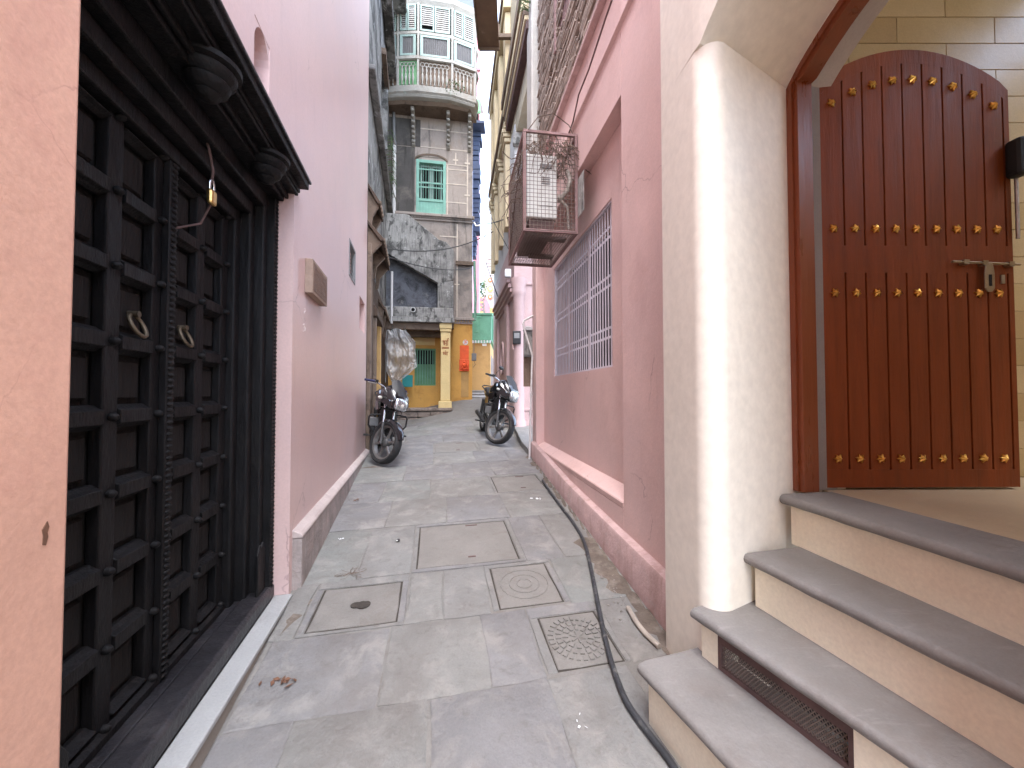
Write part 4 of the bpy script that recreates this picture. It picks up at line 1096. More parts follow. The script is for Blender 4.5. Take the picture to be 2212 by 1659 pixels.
# bottom tread meets the jamb: fill behind it
q = [(0.60, 1.722), (0.84, 1.80), (0.86, 1.72), (1.0, 1.3), (0.75, 1.3)]
loc2(MB().prismz(q, .10, .371)).build('core', CREAM2, sr)
loc2(MB().prismz([(0.575, 1.735), (0.84, 1.815), (0.92, 1.70), (0.80, 1.60), (0.62, 1.60)], .372, .4185)).build('tread', TREAD, sr, bevel=.01)

# ------------------------------------------------------------------ far facade with the bow balcony
FF = Frame(-1.294, 12.5, math.atan2(0.162, 1.0))
fh = thing('balcony_house', 'tall old stone house with bow balcony and mint window closing the lane', 'house', FF)
def fx(u, off=0.0): return FF.hit(u, 850, off)[0]
def fz(v, off=0.0, u=930): return FF.hit(u, v, off)[1]
XR = 0.0
z_c1, z_c2 = fz(467), fz(688)
w0, w1 = fx(896), fx(961.5); wz0, wz1 = fz(464), fz(347)
mb = MB(); mb.wall(-4.2, XR, z_c2, 16.5, 0.0, 0.5, [(w0, w1, wz0, wz1 + .12)]); mb.build('stone_wall', STONEF, fh)
ox0 = fx(973)
bwx0, bwx1, bwz0, bwz1 = fx(895), fx(941), fz(833), fz(753)
mb = MB(); mb.wall(-4.2, XR - .001, 0.6, z_c2 - .001, 0.002, 0.5, [(bwx0, bwx1, bwz0, bwz1)]); mb.build('ochre_wall', ORANGE, fh)
# cornices with dentils
for zc, x0, h, y in ((z_c1, -4.2, .16, -.12), (z_c2, fx(978), .16, -.10)):
    MB().box(x0, XR + .05, y, -.001, zc - .04, zc + h * .3).build('cornice', STONEF, fh, bevel=.012)
    nd = int((XR - x0) / .085)
    copies(MB().box(0, .05, y * .7, -.002, -.09, -.041).mesh('dentil'), 'dentil', STONEF, fh, [((x0 + .02 + i * (XR - x0) / nd, 0, zc), None) for i in range(nd)])
    MB().box(x0, XR + .02, y * .4, -.001, zc - .15, zc - .092).build('cornice_band', STONEF, fh)
MB().box(fx(983), XR + .03, -.09, -.001, fz(569, -.05), fz(561, -.05)).build('ledge', BROWNB, fh)
MB().box(fx(835), fx(893), -.012, -.0005, fz(463), fz(322)).build('stained_render', SOOT, fh)
MB().box(fx(835), fx(905), -.010, -.0005, fz(320), fz(262)).build('stained_render', SOOT, fh)
# painted joint lines
jl = []
for v0, u0, u1 in ((320, 893, 1010), (353, 962, 1007), (363, 962, 1007), (395, 962, 1007), (435, 962, 1007), (510, 948, 986), (613, 980, 992), (281, 900, 1008)):
    jl.append((fx(u0), fx(u1), fz(v0), fz(v0) + .035))
for u, va, vb in ((963, 352, 463), (1007, 325, 470), (985, 480, 690), (981, 325, 352), (900, 281, 320)):
    jl.append((fx(u), fx(u) + .045, fz(vb), fz(va)))
for a, b, c, d in jl:
    MB().box(a, b, -.008 - random.uniform(0, .002), -.0005, c, d).build('joint_line', POINTW, fh)
for u, v in ((981, 341), (1007, 346), (1007, 416)):
    MB().box(fx(u - 5), fx(u + 7), -.014, -.0105, fz(v) - .03, fz(v) + .03).build('joint_rosette', POINTW, fh)
# mint window with its arch
wn_ = thing('mint_window', 'mint green barred window with arched head on the stone house', 'window', FF)
f = .10
for a, b, c, d in ((w0, w0 + f, wz0, wz1), (w1 - f, w1, wz0, wz1), (w0 + f, w1 - f, wz1 - f, wz1), (w0 + f, w1 - f, wz0, wz0 + .06)):
    MB().box(a + .002, b - .002, -.03, .10, c, d).build('frame', MINT, wn_, bevel=.008)
zm = wz0 + (wz1 - wz0) * .27
MB().box(w0 + f, w1 - f, .0, .06, zm - .04, zm + .04).build('transom', MINT, wn_)
MB().box(w0 + f, w1 - f, .03, .05, wz0 + .06, zm - .041).build('lower_panel', MINT, wn_)
copies(MB().box(-.02, .02, .01, .03, wz0 + .07, zm - .05).mesh('board'), 'board', MINT, wn_, [((w0 + f + .05 + i * (w1 - w0 - 2 * f - .1) / 7, 0, 0), None) for i in range(8)])
copies(MB().tube([(0, .035, zm + .041), (0, .035, wz1 - f)], .008, 6).mesh('bar'), 'bar', MINT, wn_, [((w0 + f + .04 + i * (w1 - w0 - 2 * f - .08) / 8, 0, 0), None) for i in range(9)])
for z in (zm + (wz1 - f - zm) * .36, zm + (wz1 - f - zm) * .48, zm + (wz1 - f - zm) * .85):
    MB().box(w0 + f, w1 - f, .028, .042, z - .018, z + .018).build('cross_bar', MINT, wn_)
for xa in (w0 + f + .03, (w0 + w1) / 2 + .01):
    xb = xa + (w1 - w0) / 2 - f - .04
    for a, b, c, d in ((xa, xa + .05, zm + .05, wz1 - f - .01), (xb - .05, xb, zm + .05, wz1 - f - .01), (xa + .05, xb - .05, wz1 - f - .07, wz1 - f - .01), (xa + .05, xb - .05, (zm + wz1) / 2 - .05, (zm + wz1) / 2)):
        MB().box(a, b, .10, .13, c, d).build('shutter_frame', PALEMINT, wn_)
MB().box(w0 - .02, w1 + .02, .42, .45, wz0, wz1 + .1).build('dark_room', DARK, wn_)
cx = (w0 + w1) / 2; hw = (w1 - w0) / 2
ar = [(cx + hw * math.cos(R(a)), wz1 + .005 + .16 * math.sin(R(a))) for a in range(0, 181, 15)]
MB().prism(ar, .02, .10).build('tympanum', STONEF, wn_)
mb = MB(); mb.prism([(cx + (hw + .0) * math.cos(R(a)), wz1 + .005 + .16 * math.sin(R(a))) for a in range(0, 181, 15)] + [(cx + (hw + .06) * math.cos(R(a)), wz1 + .005 + .22 * math.sin(R(a))) for a in range(180, -1, -15)], -.012, .01); mb.build('arch_band', BROWNB, wn_)

# ---- bow balcony
BZ = [FF.hit(925, v, -.74)[1] for v in (214, 188, 129, 74, 11)]
PLAN = [(-3.3, -.30), (-2.35, -.62), (-1.74, -.74), (-0.715, -.75), (.03, -.55), (.12, -.30), (.12, 0)]
bal = thing('bow_balcony', 'weathered white bow balcony with louvred shutters and pierced balustrade', 'balcony', FF)
def plan_ring(off, z):
    c = Vector((-1.4, -.1)); out = []
    for p in PLAN:
        d = (Vector(p) - c).normalized() * off
        out.append((p[0] + d.x, min(p[1] + d.y, -.001) if p[1] < 0 else -.001, z))
    return out
def bow(name, m, prof, parent=bal):
    mb = MB()
    for (o0, z0), (o1, z1) in zip(prof, prof[1:]):
        pass
    rings = []
    back = [(.12, .0 - .001), (-3.3, -.001)]
    vs = [plan_ring(o, z) for o, z in prof]
    for r in vs:
        rings.append(r[:-1] + [(.12, -.001, r[0][2]), (-3.3, -.001, r[0][2])])
    mb.loft(rings); return mb.build(name, m, parent, smooth=25)
bow('floor_slab', PALEW, [(-.14, BZ[0] + .02), (-.02, BZ[0] + .06), (.02, BZ[0] + .12), (-.02, BZ[0] + .15), (.04, BZ[0] + .2), (.05, BZ[1]), (-.0, BZ[1] + .02)])
bow('underside', BROWNB, [(-.25, BZ[0] - .06), (-.15, BZ[0] + .019)])
bow('dado_rail', PALEW, [(.0, BZ[2] - .05), (.05, BZ[2] - .03), (.05, BZ[2] + .06), (.0, BZ[2] + .09)])
bow('sill_rail', PALEW, [(.0, BZ[3] - .06), (.03, BZ[3] - .04), (.03, BZ[3] + .04), (.0, BZ[3] + .06)])
bow('cornice', PALEW, [(.0, BZ[4] - .02), (.08, BZ[4] + .1), (.08, BZ[4] + .25), (.02, BZ[4] + .3)])
bow('parapet', PARAPET, [(-.02, BZ[4] + .3), (-.02, 16.4)])
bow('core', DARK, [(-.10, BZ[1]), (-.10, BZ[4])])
for i in range(0, 5):
    p, q = Vector(PLAN[i]), Vector(PLAN[i + 1]); d = q - p; L = d.length; an = math.atan2(d.y, d.x)
    fr = Frame(p.x, p.y, an)
    face = bpy.data.objects.new('bay_face', MB().box(0, .06, -.03, .04, BZ[1], BZ[4]).mesh('bay_face'))
    face.data.materials.append(PALEW); COL.objects.link(face); face.parent = bal; face.matrix_local = fr.m     # corner post carries the pieces of its side
    if L < .3: continue
    # louvred pairs on top
    for (a, b) in ((.09, L / 2 - .01), (L / 2 + .01, L - .04)):
        for x0, x1, c, e in ((a, a + .04, BZ[3] + .07, BZ[4] - .03), (b - .04, b, BZ[3] + .07, BZ[4] - .03), (a + .04, b - .04, BZ[3] + .07, BZ[3] + .12), (a + .04, b - .04, BZ[4] - .08, BZ[4] - .03)):
            MB().box(x0, x1, -.025, .02, c, e).build('shutter_frame', PALEMINT, face)
        ns = 11; me = MB().box(a + .04, b - .04, -.004, .004, -.024, .024).mesh('slat')
        copies(me, 'slat', SLAT, face, [((0, .0, BZ[3] + .16 + k * (BZ[4] - BZ[3] - .27) / (ns - 1)), (R(-14), 0, 0)) for k in range(ns) if not (i == 2 and k < 2 and a < .1)])
    # framed corrugated screen
    c, e = BZ[2] + .09, BZ[3] - .06
    for x0, x1, z0, z1 in ((.09, .17, c, e), (L - .12, L - .04, c, e), (.17, L - .12, c, c + .06), (.17, L - .12, e - .06, e)):
        MB().box(x0, x1, -.02, .03, z0, z1).build('screen_frame', PALEMINT, face)
    mb = MB(); n = max(6, int((L - .29) / .028)); vs = []
    for k in range(n + 1):
        x = .17 + (L - .29) * k / n; y = .0 + (.008 if k % 2 else -.008); vs += [(x, y, c + .06), (x, y, e - .06)]
    mb.add(vs, [(2 * k, 2 * k + 2, 2 * k + 3, 2 * k + 1) for k in range(n)]); mb.build('corrugated_sheet', CORR, face)
    # balustrade
    MB().box(.065, L - .003, .03, .05, BZ[1] + .02, BZ[2] - .05).build('back_board', GREENP if i == 1 else BROWNB, face)
    nbal = max(4, int(L / .13)); h = BZ[2] - BZ[1] - .12
    me = MB(); me.lathe([(.012, 0), (.03, .03 * h), (.016, .12 * h), (.038, .30 * h), (.026, .45 * h), (.014, .52 * h), (.030, .62 * h), (.016, .74 * h), (.022, .80 * h)], (0, 0, 0), 8)
    me = me.mesh('baluster', 50)
    sp = [((.10 + (L - .17) * (k + .5) / nbal, .0, BZ[1] + .04), None) for k in range(nbal)]
    copies(me, 'baluster', PALEW, face, sp)
    rg = MB(); rr = (L - .17) / nbal * .52
    rg.tube([(rr * math.cos(2 * math.pi * k / 14), 0, rr * 1.0 * math.sin(2 * math.pi * k / 14)) for k in range(14)], .012, 5, closed=True)
    copies(rg.mesh('baluster_ring', 50), 'baluster_ring', PALEW, face, [((s[0][0], 0, BZ[1] + .04 + .86 * h), None) for s in sp])
# brackets
br = MB(); dzb = BZ[0] - 10.45
prof = [(0, 9.37), (-.08, 9.42), (-.10, 9.55), (-.06, 9.62), (-.14, 9.72), (-.17, 9.85), (-.12, 9.92), (-.22, 10.02), (-.30, 10.12), (-.26, 10.2), (-.40, 10.26), (-.52, 10.34), (0, 10.34)]
br.prismx([(a_, b_ + dzb) for a_, b_ in prof], -.055, .055); br = br.mesh('bracket')
for u in (890, 966, 1012):
    b_ = link('bracket', br, PALEW, bal, bevel=.012); b_.location = (fx(u), -.001, 0)
    bead = MB()
    for k in range(7):
        t_ = k / 6; bead.ball((0, -.10 - .34 * t_ ** 1.6, 9.50 + dzb + .78 * t_), .062, .05, .05, 8, 5)
    bead.build('carved_bead', PALEW, b_, smooth=60)['kind'] = 'stuff'
wd = thing('balcony_weed', 'leafy weed sprouting from the rim of the bow balcony', 'plant', FF)
rnd = random.Random(11); wx, wz = FF.hit(981, 192, -.78)
for k in range(60):
    a = Vector((wx + rnd.uniform(-.12, .12), -.78, wz - .06)); b = a + Vector((rnd.uniform(-.2, .2), rnd.uniform(-.15, .02), rnd.uniform(-.12, .22)))
    n_ = Vector((rnd.uniform(-1, 1), rnd.uniform(-1, 1), rnd.uniform(-1, 1))).normalized() * .03; d = (b - a).normalized() * .05
    m_ = MB(); m_.add([b, b + n_ + d * .5, b + d, b - n_ + d * .5], [(0, 1, 2, 3)]); m_.build('leaf', LEAFM[k % 2], wd)

# ---- porch in front of the ochre wall
FG = FF.shifted(-1.12)
def gx(u): return FG.hit(u, 850)[0]
def gzv(v): return FG.hit(930, v)[1]
po = thing('porch', 'mould-streaked cement porch with sloping parapet over the ochre window', 'porch', FG)
PR = gx(979)
par = [(gx(805), gzv(466)), (gx(878), gzv(466)), (gx(912), gzv(490)), (gx(946.6), gzv(516)), (gx(962), gzv(520)), (gx(979), gzv(537)), (gx(979), gzv(602)), (gx(946.6), gzv(611.5)), (gx(839.5), gzv(555)), (gx(805), gzv(545))]
MB().prism(par, .0, .22).build('sloping_parapet', MOULD, po, bevel=.02)
MB().box(gx(872), gx(880), -.02, .0, gzv(545), gzv(467)).build('parapet_rib', MOULD, po, bevel=.01)
MB().box(gx(944), PR - .002, .01, .34, gzv(664), gzv(604)).build('corner_pier', MOULD, po, bevel=.015)
MB().box(gx(950), gx(957), -.02, .01, gzv(660), gzv(606)).build('pier_rib', MOULD, po)
MB().box(gx(805), gx(944), .36, .44, gzv(690), gzv(520)).build('recess_wall', BLUEGR, po)
MB().box(gx(805), PR, -.03, .50, gzv(686), gzv(664.5)).build('floor_band', MOULD, po, bevel=.02)
MB().box(gx(805), PR + .02, -.09, 1.11, gzv(697), gzv(686.5)).build('roof_slab', MOULD, po, bevel=.012)
MB().box(gx(800), gx(951), .05, .25, gzv(712), gzv(697.5)).build('beam', BROWNB, po, bevel=.01)
MB().box(gx(800), gx(951), .55, .75, gzv(722), gzv(697.5)).build('beam', BROWNB, po, bevel=.01)
mb = MB(); px_, pz_ = gx(891.5), gzv(671); mb.lathe([(.055, .02), (.075, .02), (.075, -.05), (.055, -.05), (.055, .02)], (px_, -.03, pz_), 18, 'y'); mb.build('drain_spout', WHITEG, po, smooth=50)
mb = MB(); mb.lathe([(.054, .0), (.054, .01)], (px_, -.035, pz_), 18, 'y'); mb.build('spout_bore', DARK, po)
# side panel closing the porch at the right above the pillar
MB().box(PR - .18, PR - .002, .345, 1.10, gzv(664), gzv(540)).build('side_wall', MOULD, po)
# yellow pillar
pil = MB().box(gx(951.5), gx(972.5), .02, .30, gzv(866), gzv(716)).build('pillar', YELLOW, po, bevel=.015)
MB().box(gx(948.5), gx(975.5), -.03, .34, gzv(709), gzv(697.5)).build('capital', YELLOW, pil, bevel=.01)
MB().box(gx(950), gx(974), -.01, .32, gzv(715.5), gzv(709.5)).build('necking', YELLOW, pil, bevel=.01)
MB().box(gx(947), gx(976), -.05, .36, gzv(884), gzv(866.5)).build('pillar_base', YELLOW, pil, bevel=.025)
# red brush lettering on the pillar
pcx = (gx(951.5) + gx(972.5)) / 2; s_ = .10
letters = [[[(-.9, .9), (.9, .9)], [(-.85, .45), (-.55, .75), (-.4, .4), (-.7, .2), (-.35, 0), (-.1, .3)], [(-.25, .85), (-.2, -.4)], [(-.2, .2), (-.55, -.25)], [(.25, .9), (.25, -.6)], [(.65, .9), (.62, -.5)], [(.65, .95), (.45, 1.5), (.75, 1.7), (.95, 1.35)], [(.0, .2), (.25, .0)]],
           [[(-1, -1.05), (1, -1.0)]], [[(-1, -1.35), (1, -1.3)]], [[(-.15, -2.0), (0, -2.15), (.15, -2.0)]],
           [[(-.8, -2.45), (.8, -2.4)], [(-.55, -2.45), (-.55, -3.2)], [(-.55, -2.95), (-.1, -2.9)], [(-.1, -2.45), (-.1, -3.35)], [(.45, -2.4), (.45, -3.4)], [(.0, -3.0), (.45, -2.95)]]]
for gl in letters:
    strokes(MB(), gl, pcx, gzv(742), s_, .019, .011).build('painted_letter', REDINK, pil)
# plinth of stones
MB().box(gx(820), gx(975), .03, 1.11, .4, gzv(883)).build('plinth_core', MORTAR, po)
zt = gzv(880); rnd = random.Random(5)
for row, (h, zz) in enumerate(((.10, zt - .10), (.17, zt - .28), (.2, zt - .49), (.2, zt - .70))):
    x = gx(822) + rnd.uniform(0, .2)
    while x < gx(976) - .05:
        w = rnd.uniform(.22, .5) if row else rnd.uniform(.4, .8)
        e = min(x + w, gx(978))
        MB().box(x, e - .012, -.06 - rnd.uniform(0, .03) - (.03 if row == 0 else 0), .20, zz, zz + h - .012).build('plinth_stone', RUBBLE, po, bevel=.018)
        x = e
for row, (h, zz) in enumerate(((.10, zt - .10), (.17, zt - .28), (.2, zt - .49), (.2, zt - .7))):
    MB().box(gx(976), gx(978) + .02, .21, 1.1, zz, zz + h - .012).build('plinth_stone', RUBBLE, po, bevel=.018)
# left post pipe
mb = MB(); mb.tube([(gx(845.5), -.06, gzv(592)), (gx(845.5), -.06, gzv(702))], .034, 10); mb.build('downpipe', PIPEW, po, smooth=50)
# orange lintel panel and green window at the back of the porch
MB().box(fx(868), fx(939), -.05, .0015, fz(746), fz(722)).build('lintel_panel', YELLOW, po, bevel=.006).matrix_parent_inverse = (Matrix.Translation((0, 1.12, 0)))
gw = thing('green_window', 'green wooden window with upright bars under the porch', 'window', FF)
MB().box(bwx0, bwx1, .10, .13, bwz0 + .02, bwz0 + (bwz1 - bwz0) * .56).build('board_panel', GREENP, gw)
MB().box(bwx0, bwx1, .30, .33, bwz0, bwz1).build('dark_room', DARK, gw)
for a, b, c, d in ((bwx0, bwx0 + .05, bwz0, bwz1), (bwx1 - .05, bwx1, bwz0, bwz1), (bwx0 + .05, bwx1 - .05, bwz1 - .05, bwz1), (bwx0 + .05, bwx1 - .05, bwz0, bwz0 + .05)):
    MB().box(a + .002, b - .002, .0, .10, c + .002, d - .002).build('frame', GREENP, gw)
for z in (bwz0 + (bwz1 - bwz0) * .56, bwz0 + (bwz1 - bwz0) * .5):
    MB().box(bwx0 + .05, bwx1 - .05, .03, .06, z - .02, z + .02).build('cross_rail', GREENP, gw)
copies(MB().box(-.014, .014, -.005, .02, bwz0 + .05, bwz1 - .05).mesh('bar'), 'bar', MINTP, gw, [((bwx0 + .09 + i * (bwx1 - bwx0 - .18) / 6, 0, 0), None) for i in range(7)])
# shrine relief on the ochre wall
sh = thing('shrine_relief', 'vermilion painted shrine niche with carved figure on the ochre wall', 'shrine', FF)
a, b = fx(993), fx(1012.5)
MB().box(a, b, -.012, .0, fz(775), fz(745)).build('red_panel', REDP, sh)
MB().box(a - .02, b + .01, -.04, .0, fz(801), fz(775.3)).build('niche_slab', REDP, sh, bevel=.015)
mb = MB(); c_, zc = (a + b) / 2, fz(788); w = (b - a) / 2; h = (fz(776) - fz(800)) / 2
mb.ball((c_, -.05, zc + h * .55), w * .28, .035, h * .22, 10, 6); mb.ball((c_, -.05, zc - h * .05), w * .42, .05, h * .42, 10, 6)
for s in (-1, 1):
    mb.tube([(c_ + s * w * .3, -.06, zc + h * .2), (c_ + s * w * .75, -.06, zc - h * .05), (c_ + s * w * .45, -.07, zc - h * .35)], .018, 6)
    mb.tube([(c_ + s * w * .2, -.06, zc - h * .4), (c_ + s * w * .8, -.07, zc - h * .6), (c_ + s * w * .1, -.075, zc - h * .75)], .024, 6)
mb.build('carved_figure', REDP, sh, smooth=60)
for k in range(3):
    MB().box(a + k * .01, b - k * .01, -.05 + k * .006, -.041 + k * .006, fz(801) + k * .02, fz(801) + k * .02 + .012).build('niche_ledge', REDP, sh)
oz = fz(738); ocx = (fx(1001) + fx(1009)) / 2
mb = MB(); mb.lathe([(.085, 0), (.085, -.006)], (ocx, -.003, oz), 20, 'y'); mb.build('emblem_disc', WHITEP, sh)
strokes(MB(), [[(-.6, .5), (-.2, .7), (0, .4), (-.3, .1), (.05, -.2), (-.2, -.6), (-.6, -.4)], [(-.1, .05), (.4, .2), (.6, -.1), (.4, -.4)], [(.1, .8), (.4, .65), (.7, .8)], [(.4, 1.0), (.42, 1.05)]], ocx, oz, .085, -.011, .010).build('emblem_letter', REDP, sh)
MB().box(fx(996), fx(1012), -.02, .0, fz(858), fz(803)).build('worn_patch', OCHRED, sh)
t = thing('meter_box', 'small grey electric box on the edge of the ochre wall', 'meter box', FF)
MB().box(XR - .02, XR + .13, -.09, .06, fz(778), fz(762)).build('box', GREY, t, bevel=.01)
MB().tube([(XR + .05, -.02, fz(762)), (XR + .06, -.02, fz(735))], .012, 6).build('conduit', GREY, t)
MB().tube([(XR + .05, -.02, fz(778)), (XR + .10, -.02, fz(786)), (XR + .03, -.02, fz(793))], .008, 6).build('wire', WIRE, t)
mb = MB(); mb.tube([(XR + .06, -.05, fz(560)), (XR + .07, -.05, fz(600)), (XR + .10, -.05, fz(640)), (XR + .08, -.05, fz(690))], .045, 8)
tag(mb.build('mossy_downpipe', MINTP, None, smooth=50), 'mossy green downpipe on the corner of the stone house', 'pipe').matrix_world = FF.m
# teal board and stepped base of the ochre wall
tb = MB().box(gx(862), gx(886), .75, .79, gzv(835), gzv(808)); o = tb.build('teal_board', TEALB, None, bevel=.006); o.matrix_world = FG.m
tag(o, 'teal painted board leaning in the porch behind the plastic sheet', 'board')

# hanging polythene
def sheet():
    rnd = random.Random(2); nu, nv = 52, 68
    L_u = [(835, 712), (832, 740), (836, 770), (834, 800), (846, 826)]; R_u = [(876, 712), (897, 738), (899, 770), (901, 792), (862, 826)]
    def pick(ls, t):
        k = min(int(t * (len(ls) - 1)), len(ls) - 2); f = t * (len(ls) - 1) - k
        return Vector(ls[k]).lerp(Vector(ls[k + 1]), f)
    from mathutils import noise
    vs = []
    for j in range(nv + 1):
        t_ = j / nv; a, b = pick(L_u, t_), pick(R_u, t_)
        for i in range(nu + 1):
            s = i / nu; uv = a.lerp(b, s)
            dep = 9.75 + .10 * noise.noise((s * 7 + 2 * t_, t_ * 1.6, 3.0)) + .16 * noise.noise((s * 4, t_ * 5, 1.0)) + .09 * abs(noise.noise((s * 9, t_ * 8, 4.0))) + .05 * abs(noise.noise((s * 19 + t_ * 6, t_ * 13, 8.0)))
            p = at_depth(uv.x + 2 * noise.noise((s * 5, t_ * 6, 7)), uv.y + (3.0 * math.sin(s * 7 + 1) if j == 0 else 3 * noise.noise((s * 6, t_ * 6, 9))), dep); vs.append(p)
    n = nu + 1
    mb = MB(); mb.add(vs, [(j * n + i, j * n + i + 1, (j + 1) * n + i + 1, (j + 1) * n + i) for j in range(nv) for i in range(nu)])
    o = mb.build('plastic_sheet', POLY, None, smooth=70)
    tag(o, 'crumpled translucent plastic sheet hanging in front of the porch', 'plastic sheet')
    top = at_depth(842, 712, 9.95); h = thing('sheet_cord', 'short dark cord tying the plastic sheet to the porch beam', 'cord', loc=top)
    q = FG.w(gx(846), .05, gzv(705)) - top
    MB().tube([(0, 0, 0), (0.02, .2, .06), tuple(q)], .010, 6).build('cord', WIRE, h)
    q2 = at_depth(873, 713, 9.95) - top; q3 = FG.w(gx(874), .05, gzv(706)) - top
    MB().tube([tuple(q2), tuple(q3)], .010, 6).build('cord', WIRE, h)
sheet()

# ------------------------------------------------------------------ old dark house on the left past the pink one
F2 = Frame(-2.47, 6.47, math.atan2(1.0, -0.253))
oh = thing('mouldy_house', 'old mould-blackened house with timber eaves beyond the pink wall', 'house', F2)
def x2(Y): return (Y - 6.47) * 1.0315
XE = x2(12.05)
MB().wall(0.0, XE, 0.3, 3.9, 0.0, .5, [(x2(7.35), x2(8.35), 1.0, 3.0)]).build('lower_wall', BROWNW, oh)
MB().wall(0.0, XE, 3.9005, 13.2, 0.03, .5, [(x2(9.3), x2(10.2), 8.2, 9.9)]).build('upper_wall', MOULDD, oh)
MB().box(x2(9.25), x2(10.25), .4, .43, 8.1, 10.0).build('window_backing', BLUEGR, oh)
MB().box(x2(9.2), x2(10.3), -.08, .03, 9.9, 10.05).build('window_hood', BROWNB, oh)
MB().box(x2(10.22), x2(10.3), -.05, .03, 8.2, 9.9).build('window_jamb', MOULDD, oh)
for z, d_, h in ((11.2, .22, .16), (13.2, .5, .18), (7.2, .12, .1)):
    MB().box(0.02, XE + .3, -d_, .029, z, z + h).build('ledge', MOULDD, oh, bevel=.03)
MB().box(.02, x2(9.5), -.9, .5, 13.6, 13.75).build('roof_overhang', RUSTB, oh)
# timber eaves with brackets
def eave(z, Ya, Yb, d_, h, name='timber_eave'):
    e = MB().prismx([(0, z + h), (-d_, z + .05), (-d_, z), (-d_ * .8, z), (0, z + h - .07)], x2(Ya), x2(Yb)).build(name, BROWNW, oh, bevel=.01)
    n = max(2, int((Yb - Ya) / .42))
    me = MB().prismx([(0, z - .45), (-.05, z - .42), (-.08, z - .2), (-d_ * .85, z - .02), (-d_ * .85, z + .02), (0, z + h - .09)], -.04, .04).mesh('eave_bracket')
    copies(me, 'eave_bracket', BROWNB, e, [((x2(Ya) + .1 + i * (x2(Yb) - x2(Ya) - .2) / (n - 1), 0, 0), None) for i in range(n)])
    copies(MB().lathe([(.03, -.02), (.045, 0), (.03, .03)], (0, 0, 0), 8, 'y').mesh('eave_boss', 50), 'eave_boss', BROWNB, e, [((x2(Ya) + .05 + i * .16, -d_ - .005, z + .03), None) for i in range(int((Yb - Ya) / .165))])
eave(4.25, 6.56, 8.2, .27, .35); eave(4.9, 6.56, 7.3, .20, .35); eave(3.5, 8.6, 10.2, .14, .25)
# posts, ochre door surround and dark door
MB().box(x2(6.56), x2(6.78), -.07, -.001, 0.4, 4.2).build('timber_post', BROWNB, oh, bevel=.012)
for Y in (7.0, 7.12):
    MB().box(x2(Y), x2(Y) + .06, -.05, -.001, 0.4, 3.9).build('timber_post', BROWNW, oh, bevel=.01)
MB().box(x2(7.30), x2(7.42), -.09, .0, 0.7, 3.05).build('door_jamb', BROWNB, oh, bevel=.01)
MB().box(x2(8.28), x2(8.42), -.09, .0, 0.7, 3.05).build('door_jamb', OCHRED, oh, bevel=.01)
MB().prismx([(0, 3.05), (-.12, 3.07), (-.12, 3.2), (0, 3.35)], x2(7.22), x2(8.5)).build('door_hood', BROWNW, oh, bevel=.012)
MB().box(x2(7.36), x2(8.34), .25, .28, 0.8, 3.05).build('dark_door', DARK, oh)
MB().box(x2(8.9), x2(9.05), -.05, .0, 0.7, 3.5).build('timber_post', BROWNW, oh, bevel=.01)
MB().tube([(x2(10.6), -.03, 3.4), (x2(10.6), -.03, 2.4), (x2(10.55), -.03, 1.9)], .015, 6).build('conduit', GREY, oh)
# rough stone bench at its foot
rnd = random.Random(9)
for k in range(9):
    Y = 6.7 + k * .33
    MB().box(x2(Y), x2(Y) + .30, -.13 - rnd.uniform(0, .05), -.001, gz(-2.6, Y) - .1, gz(-2.6, Y) + .22 + rnd.uniform(-.04, .06)).build('foot_stone', RUBBLE, oh, bevel=.03)
# white downpipe
xx = XE - .06
dp = thing('white_downpipe', 'white plastic downpipe at the corner of the mouldy house', 'pipe', F2)
za, zb = at_depth(848, 466, 12.0).z, at_depth(848, 310, 12.0).z
MB().tube([(xx, -.14, za), (xx, -.14, zb)], .055, 10).build('pipe', WHITEP, dp, smooth=50)
MB().tube([(xx, -.14, zb + .001), (xx, -.12, zb + .5), (xx + .02, -.11, 11.0)], .05, 10).build('old_pipe', GREY, dp, smooth=50)
MB().lathe([(.07, 0), (.07, .12)], (xx, -.14, zb - .05), 12).build('collar', GREY, dp, smooth=50)
wd = thing('wall_ferns', 'dry weeds hanging from the wall of the mouldy house', 'plant', F2)
for k in range(50):
    x, z = x2(rnd.uniform(10.2, 11.8)), rnd.uniform(7.6, 9.0)
    MB().tube([(x, .02, z), (x + rnd.uniform(-.06, .06), -.10 - rnd.uniform(0, .1), z + .06), (x + rnd.uniform(-.1, .1), -.14 - rnd.uniform(0, .15), z - rnd.uniform(.05, .3))], [.008, .010, .003], 4).build('frond', LEAFM[k % 2] if k % 3 else VINE, wd)

# ------------------------------------------------------------------ right, beyond the recess: pink columned house, pale and yellow storeys above
rh = thing('columned_house', 'pink house with rounded corner column, pale upper storey and yellow cornices', 'house', loc=(0, 8.4, 0))
fa = Frame(0, 0, R(8.4)); sl = -.15
def ap(Y, o=0.0): return (1.31 - .15 * Y - o * .989, Y - 8.4 - o * .148)       # alley face, o = outwards
def strip(name, m, z0, z1, o=0.0, Ya=8.4, Yb=12.9, bevel=0.0):
    a, b = ap(Ya, o), ap(Yb, o)
    return MB().prismz([a, (a[0] + 1.6, a[1] + .0), (b[0] + 1.6, b[1]), b], z0, z1).build(name, m, rh, bevel=bevel)
strip('pink_storey', PINK_C, 0.3, 5.09, .0)
strip('pale_storey', WHITEG, 5.0905, 7.58, -.01)
strip('yellow_storey', YGREY, 7.5805, 12.2, -.02)
strip('yellow_storey', YGREY, 7.33, 12.2, -.03, 6.64, 8.39)
